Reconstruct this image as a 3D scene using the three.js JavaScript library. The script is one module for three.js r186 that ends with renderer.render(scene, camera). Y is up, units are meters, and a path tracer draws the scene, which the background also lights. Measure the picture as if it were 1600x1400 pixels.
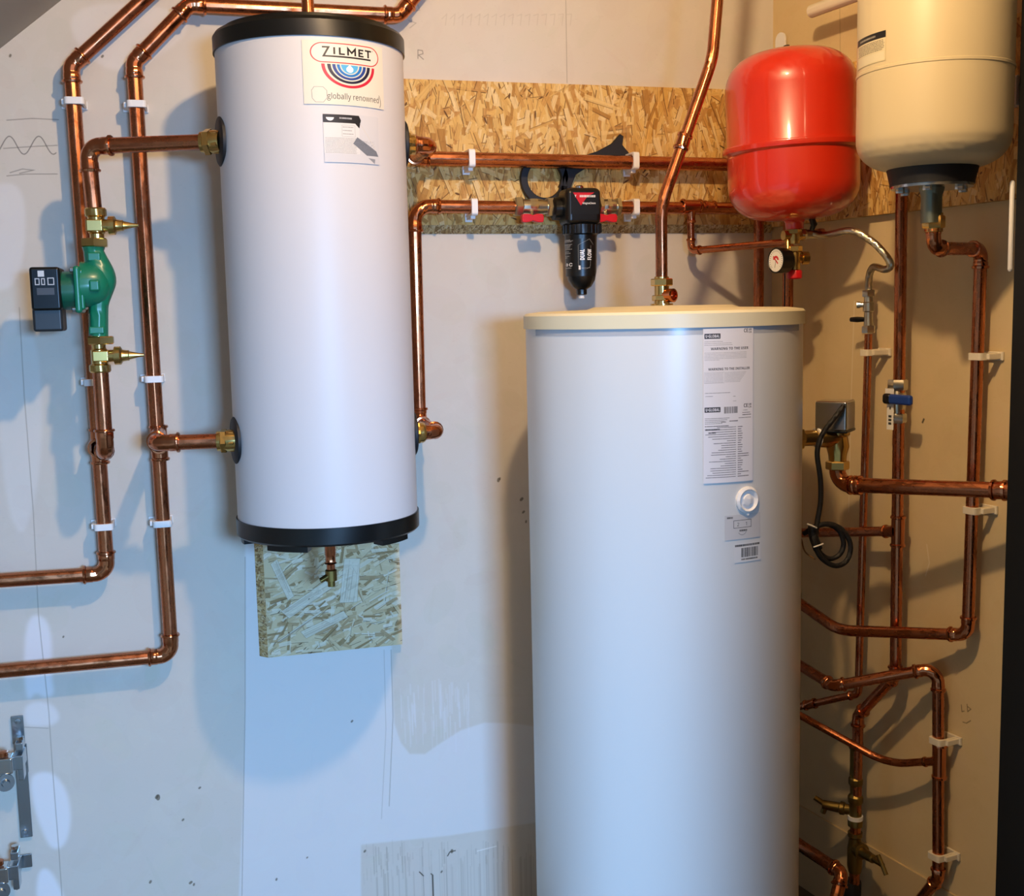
import * as THREE from 'three';
import { mergeGeometries, toCreasedNormals } from 'three/addons/utils/BufferGeometryUtils.js';
import { RoundedBoxGeometry } from 'three/addons/geometries/RoundedBoxGeometry.js';
import { RectAreaLightUniformsLib } from 'three/addons/lights/RectAreaLightUniformsLib.js';
import { ImprovedNoise } from 'three/addons/math/ImprovedNoise.js';

// ---------------------------------------------------------------- camera, sky, lights, exposure
const scene = new THREE.Scene();
const EYE = 1.32, DIST = 2.35, F = 1800, D2R = Math.PI / 180;
const camera = new THREE.PerspectiveCamera(2 * Math.atan(700 / F) / D2R, 1600 / 1400, 0.02, 60);
camera.position.set(0, EYE, DIST);
camera.rotation.order = 'YXZ';
camera.rotation.set(-6.82 * D2R, -15.54 * D2R, -1.24 * D2R);
camera.updateMatrixWorld(true);

const renderer = new THREE.WebGLRenderer();
renderer.toneMapping = THREE.LinearToneMapping;
renderer.toneMappingExposure = 0.98;
renderer.shadowMap.enabled = true;
RectAreaLightUniformsLib.init();

scene.background = new THREE.Color().setRGB(0.62, 0.8, 1.0);          // overcast daylight outside the roof window
const LAMP = new THREE.Vector3(0.43, 2.22, 1.3);                      // bare warm bulb hanging from the sloping ceiling
// sloping ceiling down to a low knee wall on the left
const SLOPE = 0.82, SLOPE_X = -0.303, SLOPE_Y = 1.815, slopeY = (x) => SLOPE_Y + (x - SLOPE_X) * SLOPE, XL = -1.25;
// behind the camera an unseen slope, added to aim the roof window daylight downwards
const FRONT = 3.6, EAVE_Z = 1.95, EAVE_Y = 1.9, EAVE = 0.42, eaveY = (z) => EAVE_Y - (z - EAVE_Z) * EAVE;
const WIN = { x0: 0.16, x1: 0.58, z0: 2.95, z1: 3.45 };               // the opening for the roof window
const daylight = new THREE.RectAreaLight(new THREE.Color().setRGB(0.26, 0.54, 1.0), 255, WIN.x1 - WIN.x0, (WIN.z1 - WIN.z0) * Math.hypot(1, EAVE));
const eaveIn = new THREE.Vector3(0, -1, -EAVE).normalize();
daylight.position.set((WIN.x0 + WIN.x1) / 2, eaveY((WIN.z0 + WIN.z1) / 2), (WIN.z0 + WIN.z1) / 2).addScaledVector(eaveIn, -0.004);
daylight.lookAt(daylight.position.clone().add(eaveIn));
scene.add(daylight);
const lampLight = new THREE.PointLight(new THREE.Color().setRGB(1.0, 0.69, 0.38), 4.3);
lampLight.position.copy(LAMP); lampLight.castShadow = true; lampLight.shadow.radius = 1.5;
scene.add(lampLight);

// ---------------------------------------------------------------- helpers
const V = (x, y, z) => new THREE.Vector3(x, y, z);
const noise = new ImprovedNoise();
let seed = 7;
const rnd = () => { seed = (seed + 0x6d2b79f5) | 0; let t = Math.imul(seed ^ (seed >>> 15), 1 | seed); t = (t + Math.imul(t ^ (t >>> 7), 61 | t)) ^ t; return ((t ^ (t >>> 14)) >>> 0) / 4294967296; };
const sight = (px, py) => V((px - 800) / F, -(py - 700) / F, -1).applyQuaternion(camera.quaternion);
// survey points: where the sight line meets a plane z metres in front of the back wall ...
function b(px, py, z) { const d = sight(px, py); return camera.position.clone().addScaledVector(d, (z - DIST) / d.z); }
const CORNER = b(1206, 420, 0).x, RW = 9.48 * D2R;
const rAlong = V(Math.sin(RW), 0, Math.cos(RW)), rIn = V(-Math.cos(RW), 0, Math.sin(RW));
// ... or a plane s metres in front of the right wall
function w(px, py, s) { const d = sight(px, py), c = V(CORNER, 0, 0); return camera.position.clone().addScaledVector(d, (s - camera.position.clone().sub(c).dot(rIn)) / d.dot(rIn)); }
const onRight = (p) => { const q = p.clone().sub(V(CORNER, 0, 0)); return { u: q.dot(rAlong), s: q.dot(rIn), y: p.y }; };
function cylHit(px, py, X, Z, R) {                                     // where it meets an upright cylinder
  const d = sight(px, py), o = camera.position, ox = o.x - X, oz = o.z - Z;
  const A = d.x * d.x + d.z * d.z, B = ox * d.x + oz * d.z, C = ox * ox + oz * oz - R * R;
  const t = (-B - Math.sqrt(Math.max(0, B * B - A * C))) / A, p = o.clone().addScaledVector(d, t);
  return { p, th: Math.atan2(p.x - X, p.z - Z), y: p.y };
}
const names = {};
function numbered(n) { names[n] = (names[n] ?? -1) + 1; return names[n] ? n + '_' + String(names[n]).padStart(3, '0') : n; }
function thing(name, label, category, base, group) {
  const o = new THREE.Group(); o.name = numbered(name); scene.add(o); o.position.copy(base);
  o.userData = { label, category }; if (group) o.userData.group = group;
  return o;
}
function clean(g) {
  let q = g.index ? g.toNonIndexed() : g;
  const r = new THREE.BufferGeometry();
  r.setAttribute('position', q.getAttribute('position'));
  if (!q.getAttribute('normal')) q.computeVertexNormals();
  r.setAttribute('normal', q.getAttribute('normal'));
  const n = q.getAttribute('position').count;
  r.setAttribute('uv', q.getAttribute('uv') || new THREE.BufferAttribute(new Float32Array(n * 2), 2));
  return r;
}
function obj(name, geos, m, parent) {                                  // geometries in world metres -> ONE mesh under parent
  geos = (Array.isArray(geos) ? geos : [geos]).map(clean);
  const g = geos.length > 1 ? mergeGeometries(geos) : geos[0];
  const o = new THREE.Mesh(g, m); o.name = parent ? name : numbered(name);
  let off = V(0, 0, 0); for (let p = parent; p; p = p.parent) off.add(p.position);
  if (parent) { g.translate(-off.x, -off.y, -off.z); parent.add(o); }
  else { g.computeBoundingBox(); const c = g.boundingBox.getCenter(V(0, 0, 0)); c.y = g.boundingBox.min.y; g.translate(-c.x, -c.y, -c.z); o.position.copy(c); scene.add(o); }
  o.castShadow = o.receiveShadow = true;
  return o;
}
function tag(o, label, category, group) { o.userData = { label, category }; if (group) o.userData.group = group; return o; }
function struct(name, geos, m, label, parent) {
  const o = obj(name, geos, m, parent);
  if (!parent) o.userData = { kind: 'structure', label, category: name.split('_')[0] };
  return o;
}
// tube through points with a radius for each
function sweep(pts, radii, seg = 16, caps = true) {
  const P = pts, n = P.length, R = (i) => (Array.isArray(radii) ? radii[i] : radii);
  const T = P.map((p, i) => P[Math.min(n - 1, i + 1)].clone().sub(P[Math.max(0, i - 1)]).normalize());
  for (let i = 0; i < n; i++) if (T[i].lengthSq() < 0.5) T[i].copy(T[Math.max(0, i - 1)]);
  let N = Math.abs(T[0].y) < 0.9 ? V(0, 1, 0) : V(1, 0, 0);
  N.sub(T[0].clone().multiplyScalar(N.dot(T[0]))).normalize();
  const pos = [], uv = [], idx = []; let L = 0;
  for (let i = 0; i < n; i++) {
    if (i) { N.sub(T[i].clone().multiplyScalar(N.dot(T[i]))).normalize(); L += P[i].distanceTo(P[i - 1]); }
    const B = T[i].clone().cross(N);
    for (let k = 0; k <= seg; k++) {
      const a = k / seg * 2 * Math.PI, c = Math.cos(a) * R(i), s = Math.sin(a) * R(i);
      pos.push(P[i].x + N.x * c + B.x * s, P[i].y + N.y * c + B.y * s, P[i].z + N.z * c + B.z * s);
      uv.push(k / seg * 0.1, L);
    }
  }
  const m = seg + 1;
  for (let i = 0; i < n - 1; i++) for (let k = 0; k < seg; k++) { const a = i * m + k, c = a + m; idx.push(a, a + 1, c, a + 1, c + 1, c); }
  if (caps) for (const e of [0, n - 1]) {
    const c = pos.length / 3; pos.push(P[e].x, P[e].y, P[e].z); uv.push(0, 0);
    for (let k = 0; k < seg; k++) { const a = e * m + k; e ? idx.push(c, a, a + 1) : idx.push(c, a + 1, a); }
  }
  const g = new THREE.BufferGeometry();
  g.setAttribute('position', new THREE.Float32BufferAttribute(pos, 3)); g.setAttribute('uv', new THREE.Float32BufferAttribute(uv, 2)); g.setIndex(idx);
  return toCreasedNormals(g, 0.75);
}
// turned part: profile [distance along axis, radius] starting at p along d
function turned(p, d, prof, seg = 20) {
  d = d.clone().normalize();
  const g = new THREE.LatheGeometry(prof.map(([h, r]) => new THREE.Vector2(Math.max(r, 1e-5), h)), seg);
  g.applyQuaternion(new THREE.Quaternion().setFromUnitVectors(V(0, 1, 0), d)); g.translate(p.x, p.y, p.z);
  return toCreasedNormals(g, 0.6);
}
const hex = (p, d, r, len) => turned(p, d, [[0, 0], [0, r * 0.92], [len * 0.12, r], [len * 0.88, r], [len, r * 0.92], [len, 0]], 6);
const rod = (a, c, r, seg = 18) => sweep([a, c], r, seg);
function rbox(p, sx, sy, sz, r = 0.003, turn) { const g = new RoundedBoxGeometry(sx, sy, sz, 2, Math.min(r, sx / 2.1, sy / 2.1, sz / 2.1)); if (turn) g.applyQuaternion(turn); g.translate(p.x, p.y, p.z); return g; }
const lerp = (a, c, t) => a.clone().lerp(c, t);
const curve = (pts, n = 40, ten = 0.5) => new THREE.CatmullRomCurve3(pts, false, 'catmullrom', ten).getPoints(n);

// ---------------------------------------------------------------- textures
function canvasTex(W, H, draw, srgb = true) {
  const c = document.createElement('canvas'); c.width = W; c.height = H; const x = c.getContext('2d'); draw(x, W, H);
  const t = new THREE.CanvasTexture(c); if (srgb) t.colorSpace = THREE.SRGBColorSpace; t.magFilter = THREE.LinearFilter; t.wrapS = t.wrapT = THREE.RepeatWrapping; t.anisotropy = 8;
  return t;
}
function noiseTex(N, f, lo, hi) {
  const d = new Uint8Array(N * N * 4);
  for (let y = 0; y < N; y++) for (let x = 0; x < N; x++) {
    let v = 0, a = 0.5, q = f;
    for (let o = 0; o < 4; o++) { v += a * noise.noise(x / N * q + 3.1 * o, y / N * q + 7.7 * o, o * 1.7); q *= 2.1; a *= 0.6; }
    const c = Math.max(0, Math.min(255, lo + (hi - lo) * (0.5 + v))); const i = (y * N + x) * 4; d[i] = d[i + 1] = d[i + 2] = c; d[i + 3] = 255;
  }
  const t = new THREE.DataTexture(d, N, N); t.magFilter = THREE.LinearFilter; t.wrapS = t.wrapT = THREE.MirroredRepeatWrapping; t.needsUpdate = true; return t;
}
const rough1 = noiseTex(256, 9, 70, 190);
function osbTex(W, H, strands, tones, dark, k = 1, tilt = Math.PI / 2, extra) {
  return canvasTex(W, H, (x) => {
    x.fillStyle = tones[0]; x.fillRect(0, 0, W, H);
    for (let i = 0; i < strands; i++) {
      const cx = rnd() * W, cy = rnd() * H, L = (0.02 + 0.1 * rnd() * rnd()) * 1024 * k, T = (0.004 + 0.012 * rnd()) * 1024 * k, a = tilt + (rnd() - 0.5) * (rnd() < 0.75 ? 0.9 : 3.1);
      x.save(); x.translate(cx, cy); x.rotate(a);
      x.beginPath(); x.moveTo(-L / 2, -T / 2 * (0.5 + rnd())); x.lineTo(L / 2, -T / 2 * (0.3 + rnd())); x.lineTo(L / 2 * (0.8 + 0.3 * rnd()), T / 2); x.lineTo(-L / 2 * (0.8 + 0.3 * rnd()), T / 2 * (0.4 + rnd())); x.closePath();
      x.fillStyle = tones[Math.floor(rnd() * tones.length)]; x.globalAlpha = 0.8; x.fill();
      if (rnd() < 0.75) { x.globalAlpha = 0.3 + 0.5 * rnd(); x.strokeStyle = dark; x.lineWidth = 0.8 + 1.6 * rnd(); x.beginPath(); x.moveTo(-L / 2, T / 2); x.lineTo(L / 2 * rnd(), T / 2 * 0.9); x.stroke(); }
      x.globalAlpha = 0.16; x.strokeStyle = dark; x.lineWidth = 0.7;
      for (let k = 0; k < 3; k++) { const yy = (rnd() - 0.5) * T * 0.8; x.beginPath(); x.moveTo(-L / 2, yy); x.lineTo(L / 2, yy + (rnd() - 0.5) * 3); x.stroke(); }
      x.restore();
    }
    if (extra) extra(x);
    x.globalAlpha = 0.8; x.fillStyle = dark;
    for (let i = 0; i < strands / 26; i++) { x.save(); x.translate(rnd() * W, rnd() * H); x.rotate((rnd() - 0.5) * 2.6 + Math.PI / 2); x.beginPath(); x.ellipse(0, 0, 4 + 9 * rnd(), 1 + 2 * rnd(), 0, 0, 7); x.fill(); x.restore(); }
    x.globalAlpha = 1;
  });
}

// ---------------------------------------------------------------- materials
const M = {};
const std = (o) => new THREE.MeshStandardMaterial(o), phy = (o) => new THREE.MeshPhysicalMaterial(o);
const lin = (r, g, bl) => new THREE.Color().setRGB(r, g, bl);
const copperMap = canvasTex(512, 512, (x) => {
  x.fillStyle = '#bd7650'; x.fillRect(0, 0, 512, 512);
  for (let i = 0; i < 420; i++) { x.globalAlpha = 0.03 + 0.07 * rnd(); x.fillStyle = ['#8a4a2c', '#dca080', '#a0563a', '#c8764e', '#7e4630'][Math.floor(rnd() * 5)]; x.beginPath(); x.ellipse(rnd() * 512, rnd() * 512, 4 + 26 * rnd(), 10 + 90 * rnd() * rnd(), (rnd() - 0.5) * 0.5, 0, 7); x.fill(); }
});
copperMap.repeat.set(10, 3);
const copperRough = rough1.clone(); copperRough.repeat.set(8, 4); copperRough.needsUpdate = true;
M.copper = std({ color: 0xffffff, map: copperMap, metalness: 1, roughness: 0.55, roughnessMap: copperRough });
M.fitting = std({ color: 0xc27a54, metalness: 1, roughness: 0.2 });
M.brass = std({ color: 0xd0ad68, metalness: 1, roughness: 0.26 });
M.darkBrass = std({ color: 0x8a7440, metalness: 1, roughness: 0.42 });
M.nickel = std({ color: 0xc9c4b2, metalness: 1, roughness: 0.28 });
M.chrome = std({ color: 0xd6dadc, metalness: 1, roughness: 0.16 });
M.zinc = std({ color: 0xb9c4cc, metalness: 1, roughness: 0.24 });
M.whitePlastic = std({ color: 0xe9e7e4, roughness: 0.42 });
M.creamPlastic = std({ color: 0xded3bb, roughness: 0.45 });
M.black = std({ color: 0x070807, roughness: 0.34 });
M.rubber = std({ color: 0x0c0c11, roughness: 0.6 });
M.redPlastic = std({ color: 0xc81420, roughness: 0.35 });
M.bluePlastic = std({ color: 0x1b3f8f, roughness: 0.35 });
M.green = phy({ color: 0x077555, roughness: 0.38, clearcoat: 0.4, clearcoatRoughness: 0.25 });
M.greenDark = phy({ color: 0x075c44, roughness: 0.42, clearcoat: 0.3, clearcoatRoughness: 0.3 });
M.redPaint = phy({ color: 0xcc2a12, roughness: 0.34, clearcoat: 0.9, clearcoatRoughness: 0.06 });
M.creamPaint = phy({ color: 0xcbbc98, roughness: 0.42, clearcoat: 0.25, clearcoatRoughness: 0.25 });
M.whiteJacket = phy({ color: 0xd2d0d0, roughness: 0.5, clearcoat: 0.15, clearcoatRoughness: 0.35 });
M.whiteSteel = phy({ color: 0xd2d2ce, roughness: 0.4, clearcoat: 0.35, clearcoatRoughness: 0.3 });
M.lid = std({ color: 0xdad0ae, roughness: 0.42 });
const osbA = osbTex(1400, 760, 3600, ['#d9b268', '#cfa255', '#e2c07c', '#c4944a', '#d8ab5c', '#b98743', '#e6c98e', '#a8752f'], '#4e2d10', 1.25);
const osbB = osbTex(1024, 1024, 900, ['#cdbb92', '#c2ab80', '#dccfae', '#b79e72', '#d4c49c', '#a88d63', '#d9d2b8', '#8f7448', '#e2dac2'], '#3c2a18', 1.9, -0.3, (x) => {
  for (const [x0, y0, x1, y1, wd] of [[0.035, 0.085, 0.128, 0.14, 0.022], [0.165, 0.098, 0.18, 0.19, 0.036], [0.07, 0.04, 0.16, 0.075, 0.018], [0.02, 0.2, 0.05, 0.12, 0.016], [0.02, 0.03, 0.11, 0.085, 0.005]]) {   // the broad pale strands, metres from the lower left corner
    const X = (m) => m * 1024 / 0.34, Y = (m) => 1024 - m * 1024 / 0.34, a = Math.atan2(Y(y1) - Y(y0), X(x1) - X(x0)), L = Math.hypot(X(x1) - X(x0), Y(y1) - Y(y0));
    x.save(); x.translate(X(x0), Y(y0)); x.rotate(a); x.globalAlpha = 0.75; x.fillStyle = '#d8d3bd'; x.beginPath(); x.moveTo(0, -X(wd) * 0.45); x.lineTo(L, -X(wd) * 0.5); x.lineTo(L * 1.03, X(wd) * 0.4); x.lineTo(L * 0.05, X(wd) * 0.55); x.closePath(); x.fill(); x.strokeStyle = '#6a573c'; x.lineWidth = 2; x.globalAlpha = 0.4; x.stroke();
    x.globalAlpha = 0.25; for (let i = 0; i < 8; i++) { const yy = (rnd() - 0.5) * X(wd) * 0.8; x.beginPath(); x.moveTo(L * 0.1 * rnd(), yy); x.lineTo(L * (0.6 + 0.4 * rnd()), yy + 3 * rnd()); x.stroke(); } x.restore();
  }
});
const osbEdge = osbTex(1024, 256, 2600, ['#c9ac74', '#b8965c', '#dcc79a', '#8d6a3c', '#d2b984'], '#3c2713');
osbA.repeat.set(1 / 0.95, 1 / 0.515); osbB.repeat.set(1 / 0.34, 1 / 0.34); osbEdge.repeat.set(1 / 0.4, 1 / 0.1);
M.osb = std({ map: osbA, bumpMap: osbA, bumpScale: 0.0012, roughness: 0.75 });
M.osbPale = std({ map: osbB, bumpMap: osbB, bumpScale: 0.0012, roughness: 0.75 });
M.osbEdge = std({ map: osbEdge, bumpMap: osbEdge, bumpScale: 0.001, roughness: 0.85 });

// ---------------------------------------------------------------- the room
const TOP = 2.8;
const slope = SLOPE, kneeY = slopeY(XL), xFlat = SLOPE_X + (TOP - SLOPE_Y) / SLOPE;
// plasterboard of the back wall: board joints, filler, pencil marks, stains
const BW = { x0: -0.75, x1: CORNER + 0.05, y0: 0.1, y1: 2.1 };
const backTex = canvasTex(2048, 2000, (x, W, H) => {
  const sx = W / (BW.x1 - BW.x0), sy = H / (BW.y1 - BW.y0);
  const at = (px, py) => { const p = b(px, py, 0); return [(p.x - BW.x0) * sx, H - (p.y - BW.y0) * sy]; };
  const path = (list, close) => { x.beginPath(); list.forEach(([px, py], i) => { const q = at(px, py); i ? x.lineTo(...q) : x.moveTo(...q); }); if (close) x.closePath(); };
  const smooth = (list) => { x.beginPath(); const q = list.map((l) => at(...l)), n = q.length; const mid = (i) => [(q[i % n][0] + q[(i + 1) % n][0]) / 2, (q[i % n][1] + q[(i + 1) % n][1]) / 2]; x.moveTo(...mid(0)); for (let i = 1; i <= n; i++) x.quadraticCurveTo(...q[i % n], ...mid(i)); x.closePath(); };
  x.fillStyle = '#cfc7ba'; x.fillRect(0, 0, W, H);
  // paper fibre and mottling
  for (let i = 0; i < 2600; i++) { x.globalAlpha = 0.02 + 0.03 * rnd(); x.fillStyle = rnd() < 0.5 ? '#e3ddd4' : '#b3a894'; x.beginPath(); x.ellipse(rnd() * W, rnd() * H, 6 + 50 * rnd(), 4 + 30 * rnd(), rnd() * 3, 0, 7); x.fill(); }
  for (let i = 0; i < 9000; i++) { x.globalAlpha = 0.05 + 0.08 * rnd(); x.fillStyle = rnd() < 0.4 ? '#f0ece6' : '#968b78'; x.fillRect(rnd() * W, rnd() * H, 1 + 5 * rnd(), 1); }
  // white painted filler over the board joint below the wall tank
  x.filter = 'blur(1.5px)'; x.fillStyle = '#dcdbda'; x.globalAlpha = 0.7;
  path([[384, 640], [383, 900], [383, 1100], [380, 1250], [372, 1420], [564, 1420], [564, 1320], [700, 1306], [845, 1284], [845, 1136], [800, 1130], [757, 1129], [720, 1141], [690, 1160], [664, 1178], [640, 1178], [626, 1160], [616, 1130], [612, 1040], [612, 640]], true); x.fill();
  x.filter = 'blur(3px)';
  // filler smears by the left joint
  x.fillStyle = '#e9e6e6';
  for (const [al, l] of [[0.75, [[42, 960], [72, 962], [82, 1000], [80, 1060], [86, 1085], [70, 1092], [55, 1080], [42, 1100], [36, 1040]]], [0.6, [[38, 1098], [78, 1095], [96, 1120], [84, 1134], [50, 1136], [38, 1130]]], [0.8, [[62, 1205], [86, 1208], [108, 1240], [112, 1290], [100, 1325], [80, 1328], [66, 1300], [52, 1260], [46, 1215]]], [0.85, [[58, 1358], [78, 1356], [96, 1390], [108, 1425], [56, 1425]]],
    [0.4, [[0, 285], [30, 288], [42, 330], [36, 420], [10, 460], [-40, 440], [-40, 300]]], [0.35, [[100, 20], [180, 0], [300, 20], [290, 60], [200, 120], [130, 90]]], [0.3, [[10, 470], [60, 520], [70, 700], [40, 850], [10, 800], [-10, 600]]]]) { x.globalAlpha = al; smooth(l); x.fill(); }
  x.filter = 'none'; x.fillStyle = '#dcdbda';
  x.globalAlpha = 0.3; for (let i = 0; i < 60; i++) { const px = 625 + 110 * rnd(), py = 1060 + 70 * rnd(), q = at(px, py); x.fillRect(q[0], q[1], 1 + 3 * rnd(), 20 + 70 * rnd()); }
  // joints
  x.globalAlpha = 0.55; x.strokeStyle = '#8d8578'; x.lineWidth = 1.6;
  path([[30, 480], [38, 620], [52, 800], [60, 960], [76, 1110], [82, 1200], [92, 1330], [98, 1420]]); x.stroke();
  path([[884, 0], [886, 130]]); x.stroke(); path([[383, 870], [383, 1100], [378, 1400]]); x.stroke(); path([[76, 1138], [34, 1136]]); x.stroke();
  path([[611, 1015], [614, 1120], [608, 1260]]); x.stroke(); x.globalAlpha = 0.3; path([[600, 1015], [603, 1140], [596, 1280]]); x.stroke();
  // pencil: waves, lines, letters
  x.globalAlpha = 0.75; x.strokeStyle = '#5b5650'; x.lineWidth = 1.5; x.beginPath();
  for (let i = 0; i <= 60; i++) { const px = i * 1.5 - 2, q = at(px, 227 + Math.sin((px - 14) / 46 * Math.PI * 2 + 1.5) * -14); i ? x.lineTo(...q) : x.moveTo(...q); } x.stroke();
  x.globalAlpha = 0.5; path([[10, 188], [50, 185], [92, 187]]); x.stroke(); path([[5, 232], [50, 229], [90, 227]]); x.stroke(); path([[10, 275], [40, 272], [90, 272]]); x.stroke(); path([[15, 270], [35, 264], [52, 266], [30, 271]]); x.stroke();
  x.globalAlpha = 0.6; path([[653, 92], [653, 78], [660, 79], [661, 84], [654, 86], [662, 93]]); x.stroke();
  x.globalAlpha = 0.3; path([[640, 10], [652, 6], [656, 16], [642, 18]]); x.stroke(); path([[638, 32], [650, 36], [640, 44]]); x.stroke();
  for (let i = 0; i < 16; i++) { const px = 690 + i * 13; path([[px, 30 - i * 0.5], [px + 8, 22], [px + 6, 40]]); x.globalAlpha = 0.12; x.stroke(); }
  // stains, chips and grime low on the wall
  x.fillStyle = '#6b5f4c';
  for (let i = 0; i < 130; i++) { const px = 566 + 270 * rnd(), py = 1312 + 60 * rnd(); x.globalAlpha = 0.05 + 0.1 * rnd(); const q = at(px, py); x.fillRect(q[0], q[1], 1 + 3 * rnd(), 14 + 70 * rnd()); }
  x.strokeStyle = '#3f382e'; x.lineWidth = 2.2; x.globalAlpha = 0.8; path([[699, 1338], [703, 1331], [712, 1329]]); x.stroke(); path([[655, 1362], [662, 1369]]); x.stroke(); path([[673, 1365], [681, 1371]]); x.stroke();
  x.strokeStyle = '#efe9df'; path([[745, 1330], [776, 1322]]); x.stroke();
  x.fillStyle = '#4b4234';
  for (const [px, py, r] of [[245, 1245, 3], [247, 1246, 4], [550, 1127, 2], [779, 750, 3], [781, 748, 2], [815, 780, 3], [818, 800, 2.4], [822, 815, 2], [286, 1281, 2], [312, 1231, 2], [235, 1378, 2.4], [298, 1379, 2.6], [303, 1382, 2], [432, 1374, 2], [706, 1330, 3], [99, 995, 1.6], [570, 1330, 2.2], [690, 1362, 2], [480, 1340, 1.6], [160, 88, 2], [16, 87, 2]]) { const q = at(px, py); x.globalAlpha = 0.6; x.beginPath(); x.ellipse(q[0], q[1], r, r * 1.6, rnd(), 0, 7); x.fill(); }
  x.globalAlpha = 1;
});
backTex.wrapS = backTex.wrapT = THREE.ClampToEdgeWrapping;
M.wallBack = std({ map: backTex, roughness: 0.88, bumpMap: backTex, bumpScale: 0.0004 });
{
  const shp = new THREE.Shape(); shp.moveTo(XL, 0); shp.lineTo(CORNER, 0); shp.lineTo(CORNER, TOP); shp.lineTo(xFlat, TOP); shp.lineTo(XL, kneeY); shp.closePath();
  const g = new THREE.ExtrudeGeometry(shp, { depth: 0.1, bevelEnabled: false }); g.translate(0, 0, -0.1);
  const p = g.getAttribute('position'), u = g.getAttribute('uv');
  for (let i = 0; i < p.count; i++) u.setXY(i, (p.getX(i) - BW.x0) / (BW.x1 - BW.x0), (p.getY(i) - BW.y0) / (BW.y1 - BW.y0));
  struct('wall_back', g, M.wallBack, 'pale plasterboard back wall with filler patches and pencil marks behind the tanks');
}
const RLEN = (FRONT + 0.1) / Math.cos(RW), CASE = 0.12, R_END = onRight(w(1573, 700, CASE)).u;
const rightTex = canvasTex(1024, 2048, (x, W, H) => {                  // u 0..1 m from the corner, y 0..2 m
  const at = (px, py) => { const q = onRight(w(px, py, 0)); return [q.u * W, H - (q.y - 0.1) / 2 * H]; };
  x.fillStyle = '#d2ba8b'; x.fillRect(0, 0, W, H);
  for (let i = 0; i < 1800; i++) { x.globalAlpha = 0.02 + 0.03 * rnd(); x.fillStyle = rnd() < 0.5 ? '#dcc8a0' : '#b79c70'; x.beginPath(); x.ellipse(rnd() * W, rnd() * H, 6 + 40 * rnd(), 4 + 40 * rnd(), rnd() * 3, 0, 7); x.fill(); }
  for (let i = 0; i < 7000; i++) { x.globalAlpha = 0.05 + 0.07 * rnd(); x.fillStyle = rnd() < 0.4 ? '#e0cfa8' : '#8a734c'; x.fillRect(rnd() * W, rnd() * H, 1 + 4 * rnd(), 1); }
  x.strokeStyle = '#4c402c'; x.lineWidth = 1.6; x.globalAlpha = 0.7;
  const path = (l) => { x.beginPath(); l.forEach((p, i) => { const q = at(...p); i ? x.lineTo(...q) : x.moveTo(...q); }); x.stroke(); };
  path([[1502, 1101], [1503, 1112], [1507, 1111]]); path([[1511, 1100], [1512, 1112], [1517, 1108], [1512, 1104]]); path([[1504, 1128], [1510, 1130], [1517, 1126]]);
  x.globalAlpha = 0.9; x.lineWidth = 4; path([[1444, 654], [1441, 661]]);
  x.globalAlpha = 0.35; x.lineWidth = 1.4; path([[1312, 10], [1313, 95]]); path([[1350, 1345], [1351, 1400]]);
  x.strokeStyle = '#efe7d4'; x.lineWidth = 3; x.globalAlpha = 0.35; path([[1448, 850], [1452, 880], [1446, 900]]); path([[1335, 470], [1330, 620], [1326, 800]]);
  x.globalAlpha = 1;
});
rightTex.wrapS = THREE.MirroredRepeatWrapping; rightTex.wrapT = THREE.ClampToEdgeWrapping;
M.wallRight = std({ map: rightTex, roughness: 0.88 });
const rightTurn = new THREE.Quaternion().setFromAxisAngle(V(0, 1, 0), RW);
function rightPanel(u0, u1, y0, y1, s0_, s1_, uvf) {                    // box on the right wall: u along, y up, s out from the wall
  const g = new THREE.BoxGeometry(s1_ - s0_, y1 - y0, u1 - u0);
  const p = g.getAttribute('position'), uv = g.getAttribute('uv');
  for (let i = 0; i < p.count; i++) { const u = p.getZ(i) + (u0 + u1) / 2, y = p.getY(i) + (y0 + y1) / 2, s = -p.getX(i) + (s0_ + s1_) / 2; if (uvf) uv.setXY(i, ...uvf(u, y, s)); p.setXYZ(i, CORNER + rAlong.x * u + rIn.x * s, y, rAlong.z * u + rIn.z * s); }
  g.deleteAttribute('normal'); const q = g.toNonIndexed(); q.computeVertexNormals(); return q;
}
struct('wall_right', rightPanel(-0.12, RLEN, 0, TOP, -0.1, 0, (u, y) => [u, (y - 0.1) / 2]), M.wallRight, 'beige plasterboard side wall carrying the copper risers');
const floorTex = noiseTex(256, 12, 60, 190); floorTex.repeat.set(0.8, 0.8);
M.floor = std({ color: 0x8b7c62, map: floorTex, roughness: 0.85 });
{ const g = new THREE.BoxGeometry(5, 0.1, 4); g.translate(0.6, -0.05, 1.6); struct('floor', g, M.floor, 'dusty grey brown concrete floor under the tanks'); }
M.paint = std({ color: 0xa8a093, roughness: 0.9 });
M.paintDark = std({ color: 0x6e6152, roughness: 0.9 });
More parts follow.
